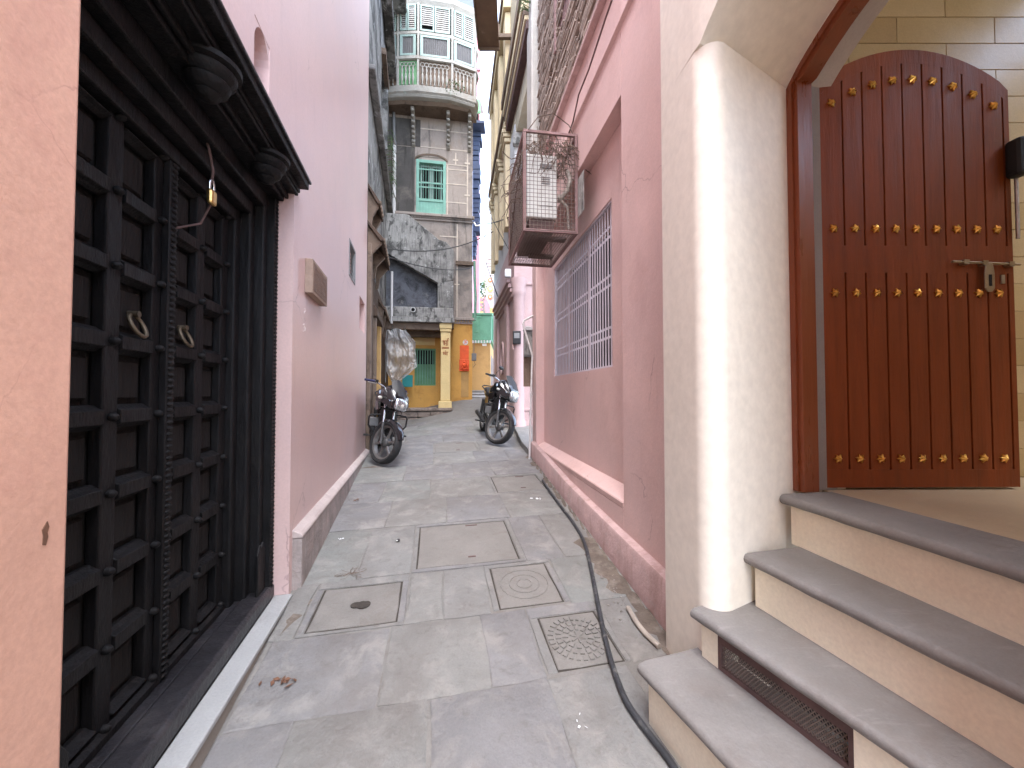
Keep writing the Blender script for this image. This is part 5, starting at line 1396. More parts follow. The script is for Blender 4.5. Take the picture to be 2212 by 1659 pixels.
# mouldings on the lane face
for z0, z1, o in ((3.74, 3.82, .05), (3.84, 3.92, .09), (3.94, 4.04, .13), (4.05, 4.13, .17)):
    strip('cornice_moulding', PINK_C, z0, z1, o, 8.45, 11.6, .01)
MB().box(-.16, -.02, -.08, .03, 4.14, 4.32).build('white_block', WHITEG, rh, bevel=.02)
strip('base_moulding', PINK_C, .5, 1.02, .06, 8.42, 11.8, .01)
for Y in (9.15, 11.2):
    a, b = ap(Y, .07), ap(Y + .4, .07)
    MB().prismz([a, (a[0] + .1, a[1] + .015), (b[0] + .1, b[1] + .015), b], 1.0, 3.73).build('pilaster', PINK_C, rh, bevel=.02)
# oval niche panel
c0 = Vector((*ap(10.4, .01), 2.55)); td = Vector((-.148, .989, 0))
mb = MB(); rg = [c0 + td * (.28 * math.cos(2 * math.pi * i / 24)) + Vector((0, 0, .42 * math.sin(2 * math.pi * i / 24))) for i in range(24)]
mb.tube([tuple(p) for p in rg], .035, 6, closed=True); mb.build('oval_moulding', PINK_C, rh, smooth=60)
mb = MB(); mb.loft([[tuple(p + Vector((.03, 0, 0))) for p in rg], [tuple(p + Vector((.012, 0, 0))) for p in rg]]); mb.build('oval_panel', PINK_P, rh)
# front face towards the camera with the round corner column
col = MB(); c_ = ap(8.4); ccx, ccy = c_[0] + .10, .02
col.lathe([(.165, .55), (.165, .98), (.14, 1.02), (.14, 1.05), (.125, 1.1), (.125, 3.70), (.14, 3.74), (.16, 3.84), (.15, 3.92), (.18, 4.04), (.18, 4.12)], (ccx, ccy, 0), 24)
col.build('corner_column', PINK_C, rh, smooth=40)
MB().box(ccx - .02, 1.4, -.03, .0, .85, .98).build('base_band', PINK_C, rh, bevel=.008)
MB().box(ccx - .02, 1.4, -.05, .0, .55, .84).build('base_band', PINK_C, rh, bevel=.008)
MB().box(ccx - .02, 1.4, -.02, .0, 1.22, 1.28).build('base_band', PINK_C, rh, bevel=.008)
MB().box(ccx, 1.4, -.03, .0, 3.98, 4.03).build('string_course', PINK_C, rh, bevel=.008)
# yellow storey: cornice bands running along the lane, pilasters with capitals
for z0, z1, o, m, Ya, Yb in ((7.85, 8.00, .10, RUSTD, 6.45, 9.05), (8.002, 8.08, .13, YPLAST, 6.45, 9.05), (8.082, 8.19, .15, BROWNB, 6.45, 9.05), (8.192, 8.34, .18, YPLAST, 6.45, 9.05), (8.342, 8.55, .22, BROWNB, 6.45, 9.05),
                             (7.96, 8.2, .14, YPLAST, 9.06, 12.9), (8.21, 8.36, .19, BROWNB, 9.06, 12.9), (8.37, 8.5, .15, YPLAST, 9.06, 12.9), (10.9, 11.1, .16, YPLAST, 9.06, 12.9), (11.11, 11.3, .2, BROWNB, 9.06, 12.9)):
    strip('cornice_band', m, z0, z1, o, Ya, Yb, .012)
for Y in (9.15, 10.35, 11.55, 12.5):
    a, b = ap(Y, .10), ap(Y + .35, .10)
    p_ = MB().prismz([a, (a[0] + .15, a[1]), (b[0] + .15, b[1]), b], 5.6, 7.62).build('yellow_pilaster', YPLAST, rh, bevel=.02)
    for zz, o in ((7.64, .13), (7.76, .16), (7.86, .19)):
        a, b = ap(Y - .05, o), ap(Y + .40, o)
        MB().prismz([a, (a[0] + .2, a[1]), (b[0] + .2, b[1]), b], zz, zz + .09).build('capital', YPLAST, p_, bevel=.015)
    a, b = ap(Y, .11), ap(Y + .35, .11)
    MB().prismz([a, (a[0] + .15, a[1]), (b[0] + .15, b[1]), b], 8.52, 10.88).build('yellow_pilaster', YPLAST, rh, bevel=.02)
# wooden balcony overhang
mb = MB(); mb.prismz([(-.80, -1.9), (-.32, -1.9), (-.32, .75), (-.80, .75)], 10.02, 10.12); mb.build('overhang_deck', RUSTB, rh, bevel=.01)
MB().prismz([(-.83, -1.9), (-.801, -1.9), (-.801, .78), (-.83, .78)], 9.98, 10.6).build('overhang_fascia', BROWNB, rh)
MB().prismz([(-.80, .76), (-.30, .76), (-.30, .80), (-.80, .80)], 9.96, 10.6).build('overhang_fascia', BROWNB, rh)
for y in (-1.4, -.4, .6):
    MB().box(-.8, .2, y, y + .09, 10.13, 10.22).build('overhang_joist', BROWNB, rh)
MB().box(.02, .62, -.14, -.001, 7.05, 7.32).build('rough_slab', MOULD, rh, bevel=.02)
# meter box, conduit on the front face
m = thing('electric_meter', 'dark square electric meter box on the pink column house', 'meter', loc=(0.09, 8.36, 2.6))
zt, zb = at_depth(1117, 716, 8.36).z - 2.6, at_depth(1117, 744, 8.36).z - 2.6
xa, xb = at_depth(1107.5, 730, 8.36).x - .09, at_depth(1125, 730, 8.36).x - .09
MB().box(xa, xb, -.10, .035, zb, zt).build('case', BIKEM, m, bevel=.015)
MB().box(xa + .03, xb - .03, -.108, -.101, zb + .12, zt - .05).build('window', GREY, m, bevel=.004)
mb = MB(); pts = [(1108, 744), (1108, 752), (1124, 772), (1125, 800), (1124, 860), (1124, 918)]
mb.tube([tuple(at_depth(u, v, 8.37) - Vector((0.09, 8.36, 2.6))) for u, v in pts], .016, 7); mb.build('conduit', PIPEP, m, smooth=50)

# grey switch box and white riser pipe on the end pilaster
x0, x1 = xr(6.9), xr(6.45)
sb = thing('switch_box', 'weathered grey steel switch box on the end of the pink wall', 'switch box', FR)
pz0, pz1 = at_depth(1143, 770, 6.4).z, at_depth(1143, 706, 6.4).z
pxa, pxb = at_depth(1131, 740, 6.42), at_depth(1152, 740, 6.42)
sb.location = (pxa.x, 6.42, pz0); sb.rotation_euler = (0, 0, R(-6))
W = pxb.x - pxa.x; H = pz1 - pz0
MB().box(0, W, 0, .10, 0, H - .06).build('case', GREY, sb, bevel=.008)
MB().prism([(-.015, H - .058), (W + .015, H - .058), (W * .8, H), (W * .3, H + .01)], -.04, .12).build('hood', WHITEG, sb, bevel=.005)
MB().box(.01, W - .01, -.012, -.001, .03, H - .09).build('door', MOULD, sb, bevel=.004)
MB().box(-.01, W + .02, .101, .16, -.5, H - .1).build('back_board', BROWNB, sb)
rp = thing('riser_pipe', 'thin whitish pipe running down the end of the pink wall to the lane', 'pipe', loc=at_depth(1143, 1000, 6.1))
pth = [(1152, 682), (1133, 692), (1130, 700), (1139, 733), (1150, 768), (1149, 790), (1147.5, 850), (1146, 900), (1145, 960), (1143, 1001)]
mb = MB(); mb.tube([tuple(at_depth(u, v, 6.3 if v < 770 else 6.3 - .0012 * (v - 770)) - at_depth(1143, 1000, 6.1)) for u, v in pth], .017, 8); mb.build('pipe', PIPEW, rp, smooth=50)
copies(MB().lathe([(.024, 0), (.024, .05)], (0, 0, 0), 10).mesh('coupling', 40), 'coupling', PIPEW, rp, [(tuple(at_depth(u, v, 6.3 - .0012 * (v - 770)) - at_depth(1143, 1000, 6.1)), None) for u, v in ((1147.5, 855), (1146.3, 895))])

# ------------------------------------------------------------------ what shows in the gap beyond
bh = thing('blue_house', 'house clad with dark blue sheets beside the sky gap', 'house', loc=(-1.6, 16, 7.3))
p0, p1 = at_depth(1013, 552, 16), at_depth(1035, 283, 16)
xs = [p0.x - .35 - -1.6, p1.x + 1.6]
nst = 26; h = (p1.z - p0.z) / nst
me = MB().box(xs[0], xs[1], 0, .5, 0, h - .03).mesh('sheet')
for k in range(nst):
    o = link('sheet', me, BLUEW, bh); o.location = (random.uniform(-.03, .05) + (.10 if k > nst - 3 else 0) - (.12 if k < 5 else 0), random.uniform(-.03, .03), p0.z - 7.3 + k * h)
MB().box(xs[0] - .2, xs[1] - .45, .5, 2.5, -6.0, p1.z - 7.3).build('house_body', ROSE, bh)
a = at_depth(1015, 500, 15.9)
MB().box(a.x - .1 + 1.6, a.x + .12 + 1.6, -.25, -.06, -1.5, 3.6).build('corner_post', BLUEL, bh)
MB().box(xs[0], xs[1] + .25, -.5, .2, p1.z - 7.3, p1.z - 7.2).build('roof_eave', BLUEW, bh)
ro = thing('rose_tower_house', 'narrow rose pink upper storey rising behind the bow balcony', 'house', loc=(-1.9, 19, 0))
a, b = at_depth(1010, 330, 19), at_depth(1036, 60, 19)
MB().box(a.x - 1.2 + 1.9, b.x + 1.9, 0, .5, 2.0, b.z).build('wall', ROSE, ro)
MB().box(a.x + 1.9, b.x + 1.9 + .05, -.08, -.001, at_depth(1020, 154, 19).z, at_depth(1020, 150, 19).z).build('string_course', PINKT, ro)
MB().box(b.x + 1.9 - .3, b.x + 1.9 - .06, -.02, .0, at_depth(1030, 278, 19).z, at_depth(1030, 245, 19).z).build('window', DARK, ro)
aw = thing('green_awning', 'small dark green scalloped awning on the far rose house', 'awning', loc=(-1.3, 17.5, 0))
a, b = at_depth(1014, 226, 17.0), at_depth(1040, 194, 17.5)
mb = MB(); mb.prismx([(1.4, b.z + .1), (-.5, a.z + .35), (-.5, a.z + .25), (1.4, b.z - .1)], a.x + 1.3, b.x + 1.3); mb.build('canopy', WHITEG, aw)
mb = MB(); mb.box(a.x + 1.3, b.x + 1.3, -.5, -.46, a.z - .35, a.z + .25); mb.build('valance', MAT_G if 'MAT_G' in globals() else GREENP, aw)
mb = MB()
for k in range(6):
    x = a.x + 1.3 + (b.x - a.x) * (k + .5) / 6
    link('scallop', MB().lathe([(.04, -.02), (.045, .02)], (x, -.48, a.z - .35), 10, 'y').mesh('scallop'), GREENP, aw)
# ochre house with green parapet
og = thing('green_parapet_house', 'ochre house with green balcony parapet at the end of the lane', 'house', loc=(-1.1, 14.5, 1.6))
a, b = at_depth(1012, 840, 14.5), at_depth(1059, 741, 14.5)
X0, X1 = a.x + 1.1 - 1.0, b.x + 1.1; zt = b.z - 1.6
MB().box(X0, X1, 0, 4, -.4, zt).build('ochre_wall', OCHRED, og)
MB().box(X1 - .002, X1 + .003, .4, 2.6, -.2, zt - .4).build('maroon_door', MAROON, og)
zg0, zg1 = at_depth(1040, 735, 14.4).z - 1.6, at_depth(1040, 681, 14.4).z - 1.6
MB().box(X0, X1 + .05, -.12, -.001, zg0, zg1).build('parapet', GREENW, og, bevel=.015)
MB().box(X1 - .02, X1 + .06, .0, 3.4, zg0, zg1).build('side_parapet', GREENW, og, bevel=.015)
MB().box(X0, X1 + .08, -.16, .2, zg1, zg1 + .08).build('parapet_cap', GREENW, og, bevel=.01)
for k in range(9):
    MB().box(X1 - .9 + k * .11, X1 - .85 + k * .11, -.14, -.002, zg0 - .10, zg0 - .002).build('dentil', WHITEG, og)
MB().box(X1 - .55, X1 - .45, -.15, -.121, zg0 + .3, zg1 - .1).build('relief', GREENW, og); MB().box(X1 - .68, X1 - .32, -.15, -.121, zg1 - .09, zg1 - .03).build('relief', GREENW, og)
copies(MB().box(X1 + .061, X1 + .085, 0, .05, zg0 + .05, zg1 - .05).mesh('parapet_rib'), 'parapet_rib', GREENW, og, [((0, .2 + .3 * k, 0), None) for k in range(10)])
bk = at_depth(1062, 676, 18.5)
MB().box(X0 + .8, bk.x + 1.6, 4.0, 4.2, -.2, bk.z - 1.6).build('rear_wall', GREENW, og)
wm = at_depth(1047, 744, 14.49); MB().box(wm.x + 1.1 - .09, wm.x + 1.1 + .07, -.012, -.001, wm.z - 1.6 - .06, wm.z - 1.6 + .03).build('whitewash_patch', WHITEP, og)
# shallow treads at the top of the lane
for k, (u, v, Y) in enumerate(((1030, 858, 12.7), (1034, 850, 13.3), (1038, 843, 13.9))):
    p = at_depth(u, v, Y)
    o = MB().box(p.x - .35, p.x + 1.1, Y, Y + .62, p.z - .3, p.z).build('lane_tread', PAVE[k % 3], None, bevel=.02); o['kind'] = 'structure'
# temple and far houses
te = thing('temple_spire', 'cream and pink temple spire with painted medallions far down the lane', 'temple', loc=(-2.3, 42, 4))
base = at_depth(1055, 690, 42); O = Vector((-2.3, 42, 4))
cxu = 1060
levels = [(700, 26), (660, 20), (640, 19), (638, 16), (600, 14), (598, 15), (594, 13), (560, 9), (540, 6), (512, 1)]
mb = MB(); rings = []
for v, hw in levels:
    c = at_depth(cxu, v, 42) - O; w = hw * 42 / FPX
    rings.append([(c.x - w, -w, c.z), (c.x + w, -w, c.z), (c.x + w, w, c.z), (c.x - w, w, c.z)])
mb.loft(rings); mb.build('spire', CREAMT, te)
for v, r_, m in ((606, 5, REDP), (625, 6.5, OCHRED), (642, 5, REDP)):
    c = at_depth(1059, v, 41.0) - O; MB().lathe([(r_ * .05, 0), (r_ * .05, -.06)], (c.x, c.y - .1, c.z), 16, 'y').build('medallion', m, te)
    MB().lathe([(r_ * .025, 0), (r_ * .025, -.03)], (c.x, c.y - .17, c.z), 12, 'y').build('medallion_boss', CREAMT, te)
c = at_depth(1048, 690, 41) - O
MB().prism([(c.x - .8, c.z - 1), (c.x + .7, c.z - 1), (c.x + .55, c.z + 1.2), (c.x + .1, c.z + 2.2), (c.x - .4, c.z + 1.4)], -2.6, -2.2).build('pink_gable', PINKT, te)
c = at_depth(1061, 690, 41) - O
MB().box(c.x - .35, c.x + .6, -2.4, -2.0, c.z - .5, c.z + 1.3).build('porch_block', CREAMT, te); MB().box(c.x - .2, c.x + .5, -2.45, -2.4, c.z + .1, c.z + .9).build('porch_opening', OCHRED, te)
bk_ = thing('far_brick_house', 'far unplastered brick house seen in the gap below the sky', 'house', loc=(-2.2, 30, 4))
a, b = at_depth(1022, 700, 30) - Vector((-2.2, 30, 4)), at_depth(1041, 640, 30) - Vector((-2.2, 30, 4))
MB().box(a.x - 1, b.x, 0, 3, a.z - 2, b.z).build('body', BRICKBED, bk_)
n = 0
for r_ in range(int((b.z - a.z + .4) / .13)):
    for k in range(4):
        x = b.x - .30 * (k + 1) + (r_ % 2) * .12
        MB().box(x, x + .28, -.03, .0, a.z - .3 + r_ * .13, a.z - .3 + r_ * .13 + .11).build('brick', PINKT if (r_ + k) % 3 else OCHRED, bk_)
an = thing('roof_antenna', 'thin metal aerial with cross arms against the sky', 'antenna', loc=at_depth(1062, 590, 20))
s_ = 20 / FPX
MB().tube([(0, 0, 0), (0, 0, 55 * s_)], .03, 6).build('mast', RUSTD, an)
for dz, w in ((22, 22), (30, 8), (15, 8), (38, 6)):
    MB().tube([(-w * s_, 0, dz * s_), (w * s_, 0, dz * s_)], .022, 5).build('cross_arm', RUSTD, an)

# tree in the gap
tr = thing('far_tree', 'pale green tree crown rising in the gap under the sky', 'tree', loc=(-4.5, 34, 2.2))
rnd = random.Random(21)
mb = MB(); mb.tube([(0, 0, -1), (.05, 0, 3), (-.1, .1, 7)], [.22, .17, .08], 8); trunk = mb.build('trunk', BARK, tr, smooth=60)
for k in range(9):
    a = rnd.uniform(0, 6.28); z = rnd.uniform(4, 7)
    MB().tube([(0, 0, z), (math.cos(a) * .9, math.sin(a) * .9, z + 1.0), (math.cos(a) * 1.6, math.sin(a) * 1.6, z + 2.2)], [.07, .05, .015], 5).build('limb', BARK, trunk)
cl = [(rnd.uniform(-1.6, 1.6), rnd.uniform(-1.6, 1.6), rnd.uniform(4.5, 9.8), rnd.uniform(.4, .9)) for _ in range(34)]
for mi in range(2):
    vs = []; fs = []
    for (x, y, z, r) in cl:
        for _ in range(75):
            d = Vector((rnd.gauss(0, 1), rnd.gauss(0, 1), rnd.gauss(0, 1))).normalized() * (r * rnd.uniform(.4, 1))
            c = Vector((x, y, z)) + d; t = Vector((rnd.gauss(0, 1), rnd.gauss(0, 1), rnd.gauss(0, 1))).normalized(); n = t.cross(Vector((rnd.gauss(0, 1), rnd.gauss(0, 1), rnd.gauss(0, 1)))).normalized()
            o = len(vs); vs += [c - t * .11, c + n * .05, c + t * .11, c - n * .05]; fs.append((o, o + 1, o + 2, o + 3))
    mb = MB(); mb.add(vs, fs); mb.build('crown', LEAFM[mi], tr)

# wires across the lane
WLAB = [('overhead_wire', 'upper of two slack wires, crossing the whole lane before the cement porch', (790, 528, 7.0), (1065, 500, 10.5), .30),
        ('overhead_wire', 'lower of two slack wires crossing towards the cement porch', (790, 537, 7.0), (1015, 580, 12.3), .18),
        ('overhead_wire', 'short black wire slanting from the blue house to the pale storey', (1030, 480, 15.8), (1098, 470, 9.0), .10),
        ('overhead_wire', 'taut dark wire slanting down across the temple spire', (1046, 555, 15.5), (1075, 640, 10.6), .02),
        ('overhead_wire', 'dark wire running down the pale storey beside the cage', (1062, 470, 11.5), (1112, 560, 8.3), .03)]
for nm, lb, a, b, s in WLAB:
    p, q = at_depth(*a), at_depth(*b)
    t = thing(nm, lb, 'wire', loc=p)
    MB().tube([tuple(v - p) for v in sag(p, q, s)], .012 if a[2] < 12 else .016, 5).build('wire', WIRE, t)
ib = thing('iron_bracket', 'bent iron wire bracket sticking out from the blue house', 'bracket', loc=at_depth(1030, 490, 15.8))
o_ = at_depth(1030, 490, 15.8)
MB().tube([tuple(at_depth(u, v, 15.7) - o_) for u, v in ((1024, 480), (1028, 488), (1040, 487), (1046, 500), (1048, 512))], .03, 6).build('rod', STEEL, ib, smooth=40)
MB().tube([tuple(at_depth(u, v, 15.7) - o_) for u, v in ((1044, 500), (1064, 494))], .03, 6).build('cross_rod', STEEL, ib, smooth=40)

# ------------------------------------------------------------------ black cable and pipe lying along the right edge
def ground_tube(name, label, cat, px, r, m, lift=0.0):
    pts = [on_ground(u, v) for u, v in px]; o = pts[0].copy(); out = []
    for i in range(len(pts) - 1):
        p0 = pts[max(i - 1, 0)]; p1 = pts[i]; p2 = pts[i + 1]; p3 = pts[min(i + 2, len(pts) - 1)]
        for k in range(6):
            t = k / 6
            q = .5 * ((2 * p1) + (p2 - p0) * t + (2 * p0 - 5 * p1 + 4 * p2 - p3) * t * t + (3 * p1 - p0 - 3 * p2 + p3) * t ** 3)
            out.append(q)
    out.append(pts[-1])
    t_ = thing(name, label, cat, loc=o)
    MB().tube([(q.x - o.x, q.y - o.y, gz(q.x, q.y) + r + lift - o.z) for q in out], r, 10).build('sheath', m, t_, smooth=60)
    return t_
ground_tube('black_cable', 'thick black cable snaking along the lane past the steps', 'cable', [(1172, 1040), (1186, 1062), (1210, 1095), (1240, 1135), (1262, 1175), (1276, 1230), (1290, 1300), (1304, 1370), (1322, 1440), (1352, 1520), (1400, 1590), (1452, 1659), (1500, 1760), (1560, 1900)], .0145, CABLE)
ground_tube('white_hose', 'dirty pale hose end lying in the gutter behind the steps', 'hose', [(1357, 1318), (1372, 1345), (1395, 1375), (1424, 1402)], .015, HOSE)
# grit in the gutter, litter and twigs
rnd = random.Random(13)
peb = [MB().ball((0, 0, 0), 1, .8, .6, 7, 5).mesh('pebble', 60) for _ in range(1)]
for k in range(46):
    u, v = rnd.uniform(1290, 1345), 0; v = 1200 + (u - 1260) * rnd.uniform(1.2, 2.0); u += rnd.uniform(-5, 35)
    p = on_ground(u, v)
    if p.x > 1.20 - .15 * p.y: continue
    s = rnd.choice([.003, .004, .005, .007, .011]) * rnd.uniform(.8, 1.4)
    o = link('pebble', peb[0], PEBB, None); o.location = (p.x, p.y, gz(p.x, p.y) + s * .3); o.scale = (s, s * rnd.uniform(.7, 1.2), s); o.rotation_euler = (0, 0, rnd.uniform(0, 6))
    tag(o, 'small loose stone in the gutter between cable and pink plinth', 'stone', 'loose stones in the gutter')
for nm, lb, cat, u, v, n, sz, m in (('dry_leaf_litter', 'little heap of crushed brown leaves on the paving by the white step', 'litter', 612, 1474, 13, .020, DRYL), ('paper_scrap', 'white paper scraps lying beside the black cable', 'litter', 1160, 1078, 7, .02, PAPER), ('paper_scrap', 'tiny white paper scrap near the kerb end', 'litter', 738, 1166, 4, .016, PAPER), ('paper_scrap', 'white plaster crumb on the paving by the steps', 'litter', 1235, 1568, 4, .012, PAPER), ('dry_leaf_litter', 'dark leaf scraps along the kerb foot', 'litter', 768, 1082, 7, .022, DRYL)):
    p = on_ground(u, v); t = thing(nm, lb, cat, loc=(p.x, p.y, gz(p.x, p.y)))
    for k in range(n):
        x, y = rnd.gauss(0, .035), rnd.gauss(0, .022); a = rnd.uniform(0, 6); s = sz * rnd.uniform(.5, 1.1)
        z = gz(p.x + x, p.y + y) - gz(p.x, p.y) + .004
        q = [(x + s * math.cos(a + w) * f, y + s * math.sin(a + w) * f, z + h) for w, f, h in ((0, 1, .002), (1.3, .5, .006), (3.1, 1, .003), (4.6, .45, .0))]
        MB().loft([q, [(c[0], c[1], c[2] + .0015) for c in q]]).build('scrap', m, t)
p = on_ground(860, 1170); t = thing('black_pebble', 'small glossy black object beside the largest drain cover', 'debris', loc=(p.x, p.y, gz(p.x, p.y)))
MB().ball((0, 0, .012), .016, .022, .012, 10, 6).build('body', BIKEB, t, smooth=60); MB().ball((-.004, -.02, .016), .006, .006, .005, 8, 5).build('tip', WHITEP, t, smooth=60)
# dirt gathered along the plinth foot and a damp patch by the left motorcycle
def patch(mb, pts, lift=.0035):
    n = len(pts); c = Vector((sum(p[0] for p in pts) / n, sum(p[1] for p in pts) / n))
    vs = [(p[0], p[1], gz(*p) + .001) for p in pts] + [(c.x + (p[0] - c.x) * .8, c.y + (p[1] - c.y) * .8, gz(c.x + (p[0] - c.x) * .8, c.y + (p[1] - c.y) * .8) + lift) for p in pts]
    mb.add(vs, [(i, (i + 1) % n, n + (i + 1) % n, n + i) for i in range(n)] + [tuple(range(n, 2 * n))])

dirt_mb = MB()
for k in range(22):
    Y = 2.15 + k * .19; Xp = 1.225 - .15 * Y; w = rnd.uniform(.03, .11) * (1.6 if Y < 3.4 else .8)
    pts = []
    for i in range(13):
        a = 2 * math.pi * i / 13; rr = rnd.uniform(.75, 1.15)
        pts.append((min(Xp - .004, Xp - w * .35 + w * .8 * rr * math.cos(a)), Y + .13 * rr * math.sin(a)))
    patch(dirt_mb, pts)
tag(dirt_mb.build('gutter_dirt', DIRT, None, smooth=60), 'brown dirt gathered along the foot of the pink plinth', 'dirt', kind='stuff')
mud_mb = MB()
for (u, v, rx, ry) in ((868, 922, .22, .30), (850, 935, .18, .22), (640, 1330, .05, .16), (800, 1012, .2, .1)):
    p = on_ground(u, v); pts = []
    for i in range(16):
        a = 2 * math.pi * i / 16; rr = rnd.uniform(.6, 1.2); pts.append((p.x + rx * rr * math.cos(a), p.y + ry * rr * math.sin(a)))
    patch(mud_mb, pts, .002)
tag(mud_mb.build('mud_patch', DIRT, None, smooth=60), 'dark damp dirt staining the paving near the left wall foot', 'dirt', kind='stuff')
# hair-like root tangle by the rough cover
p = on_ground(760, 1240); t = thing('dry_root_tuft', 'tuft of thin dry roots straggling over the rough drain cover', 'roots', loc=(p.x, p.y, gz(p.x, p.y)))
for k in range(18):
    a = rnd.uniform(0, 6.28); q = Vector((0, 0, .004)); pts = [q.copy()]
    for i in range(7):
        a += rnd.uniform(-.6, .6); q = q + Vector((math.cos(a) * .018, math.sin(a) * .013, 0)); pts.append(Vector((q.x, q.y, gz(p.x + q.x, p.y + q.y) - gz(p.x, p.y) + rnd.uniform(.001, .008))))
    MB().tube(pts, .0011, 4).build('root', VINE, t)

# ------------------------------------------------------------------ motorcycles (x forward, y left, z up)
def sup(cx, cz, hw, hh, e=2.4, n=18, y0=0.0):
    out = []
    for i in range(n):
        a = 2 * math.pi * i / n; c, s = math.cos(a), math.sin(a)
        out.append((cx, y0 + hw * math.copysign(abs(c) ** (2 / e), c), cz + hh * math.copysign(abs(s) ** (2 / e), s)))
    return out
HEAD = Vector((.47, 0, .92)); AX = Vector((-.40, 0, 1)).normalized()     # steering axis
WR = .305
def motorcycle(label, loc, heading, steer, lean, mirror, grips, group):
    root = thing('motorcycle', label, 'motorcycle', loc=loc, group=group)
    root.rotation_mode = 'XYZ'
    root.rotation_euler = (Matrix.Rotation(heading, 3, 'Z') @ Matrix.Rotation(R(4.5), 3, 'Y').inverted().inverted() @ Matrix.Rotation(lean, 3, 'X')).to_euler()
    rs = Matrix.Rotation(steer, 3, AX)
    def st(p): return HEAD + rs @ (Vector(p) - HEAD)
    def wheel(cx, steered, wd, parent=root):
        fn = st if steered else (lambda p: p)
        pr = [(WR - .066, -wd * .42), (WR - .034, -wd * .55), (WR - .010, -wd * .42), (WR, 0), (WR - .010, wd * .42), (WR - .034, wd * .55), (WR - .066, wd * .42)]
        t = MB(); t.lathe(pr + [pr[0]], (cx, 0, WR), 40, 'y'); t.f = [f for f in t.f if len(f) == 4]
        t.xform(fn); wh = t.build('wheel', RUBBER, root, smooth=50)
        m_ = MB(); w = wd * .40; rr = WR - .063
        m_.lathe([(rr - .024, -w * .75), (rr + .004, -w), (rr + .004, w), (rr - .024, w * .75), (rr - .030, 0), (rr - .024, -w * .75)], (cx, 0, WR), 40, 'y'); m_.f = [f for f in m_.f if len(f) == 4]
        m_.xform(fn).build('rim', ALLOY, wh, smooth=50)
        MB().lathe([(.02, -.06), (.05, -.055), (.075, -.03), (.078, .03), (.05, .055), (.02, .06)], (cx, 0, WR), 20, 'y').xform(fn).build('hub', ENGM, wh, smooth=40)
        for k in range(6):
            a = 2 * math.pi * k / 6 + .3; d = Vector((math.cos(a), 0, math.sin(a))); n_ = Vector((-d.z, 0, d.x)); c = Vector((cx, 0, WR))
            def sec(r, h, w_): return [tuple(c + d * r + n_ * h + Vector((0, w_, 0))), tuple(c + d * r - n_ * h + Vector((0, w_, 0))), tuple(c + d * r - n_ * h - Vector((0, w_, 0))), tuple(c + d * r + n_ * h - Vector((0, w_, 0)))]
            MB().loft([sec(.06, .020, .018), sec(.13, .012, .014), sec(rr - .02, .017, .016)]).xform(fn).build('spoke', ALLOY, wh)
        return wh
    FXC = .655
    wheel(FXC, True, .105); wheel(-.63, False, .115)
    top = Vector((.455, 0, .95)); axl = Vector((FXC, 0, WR))
    for s in (-1, 1):
        o = Vector((0, s * .085, 0)); a, b = axl + o, top + o
        MB().tube([a.lerp(b, .40), a.lerp(b, 1.0)], .0155, 10).xform(st).build('fork_tube', CHROME, root, smooth=50)
        MB().tube([a - (b - a) * .04, a.lerp(b, .42)], .022, 10).xform(st).build('fork_slider', ENGM if s < 0 else BIKEM, root, smooth=50)
    MB().tube([axl - Vector((0, .11, 0)), axl + Vector((0, .11, 0))], .012, 8).xform(st).build('front_axle', STEEL, root, smooth=50)
    for z_, w_ in ((.90, .03), (.76, .025)):
        c = axl.lerp(top, (z_ - WR) / (.95 - WR)); MB().box(c.x - .035, c.x + .035, -.11, .11, c.z - w_ / 2, c.z + w_ / 2).xform(st).build('fork_clamp', BIKEM, root, bevel=.008)
    # front mudguard
    mb = MB(); rings = []
    for k in range(13):
        a = R(20 + 118 * k / 12); r0 = WR + .025
        c = Vector((FXC + r0 * math.cos(a), 0, WR + r0 * math.sin(a))); d = Vector((math.cos(a), 0, math.sin(a))); w = .062 if 1 < k < 11 else .045
        rings.append([tuple(c + Vector((0, -w, 0)) - d * .035), tuple(c + Vector((0, -w * .7, 0)) + d * .002), tuple(c + d * .014), tuple(c + Vector((0, w * .7, 0)) + d * .002), tuple(c + Vector((0, w, 0)) - d * .035), tuple(c - d * .002)])
    mb.loft(rings).xform(st).build('front_mudguard', BIKEB, root, smooth=40)
    # headlamp fairing
    mb = MB(); mb.loft([sup(.38, .97, .13, .13), sup(.50, .965, .175, .16), sup(.60, .93, .185, .165), sup(.68, .90, .165, .14), sup(.725, .88, .135, .11)]).xform(st).build('headlamp_fairing', BIKEB, root, smooth=45)
    for s in (-1, 1):
        mb = MB(); mb.loft([[(.34, s * .15, 1.02), (.34, s * .175, .98), (.34, s * .16, .84), (.34, s * .13, .84)], [(.52, s * .18, 1.03), (.52, s * .205, .98), (.52, s * .195, .84), (.52, s * .16, .84)], [(.71, s * .135, .92), (.71, s * .158, .89), (.71, s * .148, .80), (.71, s * .12, .80)]]).xform(st).build('fairing_wing', BIKEB, root, bevel=.006)
        mb = MB(); mb.loft([[(.42, s * .192, 1.0), (.42, s * .198, .975), (.42, s * .192, .95)], [(.68, s * .163, .905), (.68, s * .168, .892), (.68, s * .162, .88)]]).xform(st).build('decal_stripe', STRIPE, root)
    # headlamp: wide rounded lens
    mb = MB(); mb.loft([sup(.70, .882, .118, .092, 3.4), sup(.744, .868, .112, .085, 3.4), sup(.766, .860, .085, .062, 3.0)]).xform(st); hlm = mb.build('headlamp', HEADL, root, smooth=50)
    MB().ball((.756, 0, .860), .018, .042, .038, 10, 6).xform(st).build('bulb_cover', CLEARL, hlm, smooth=60)
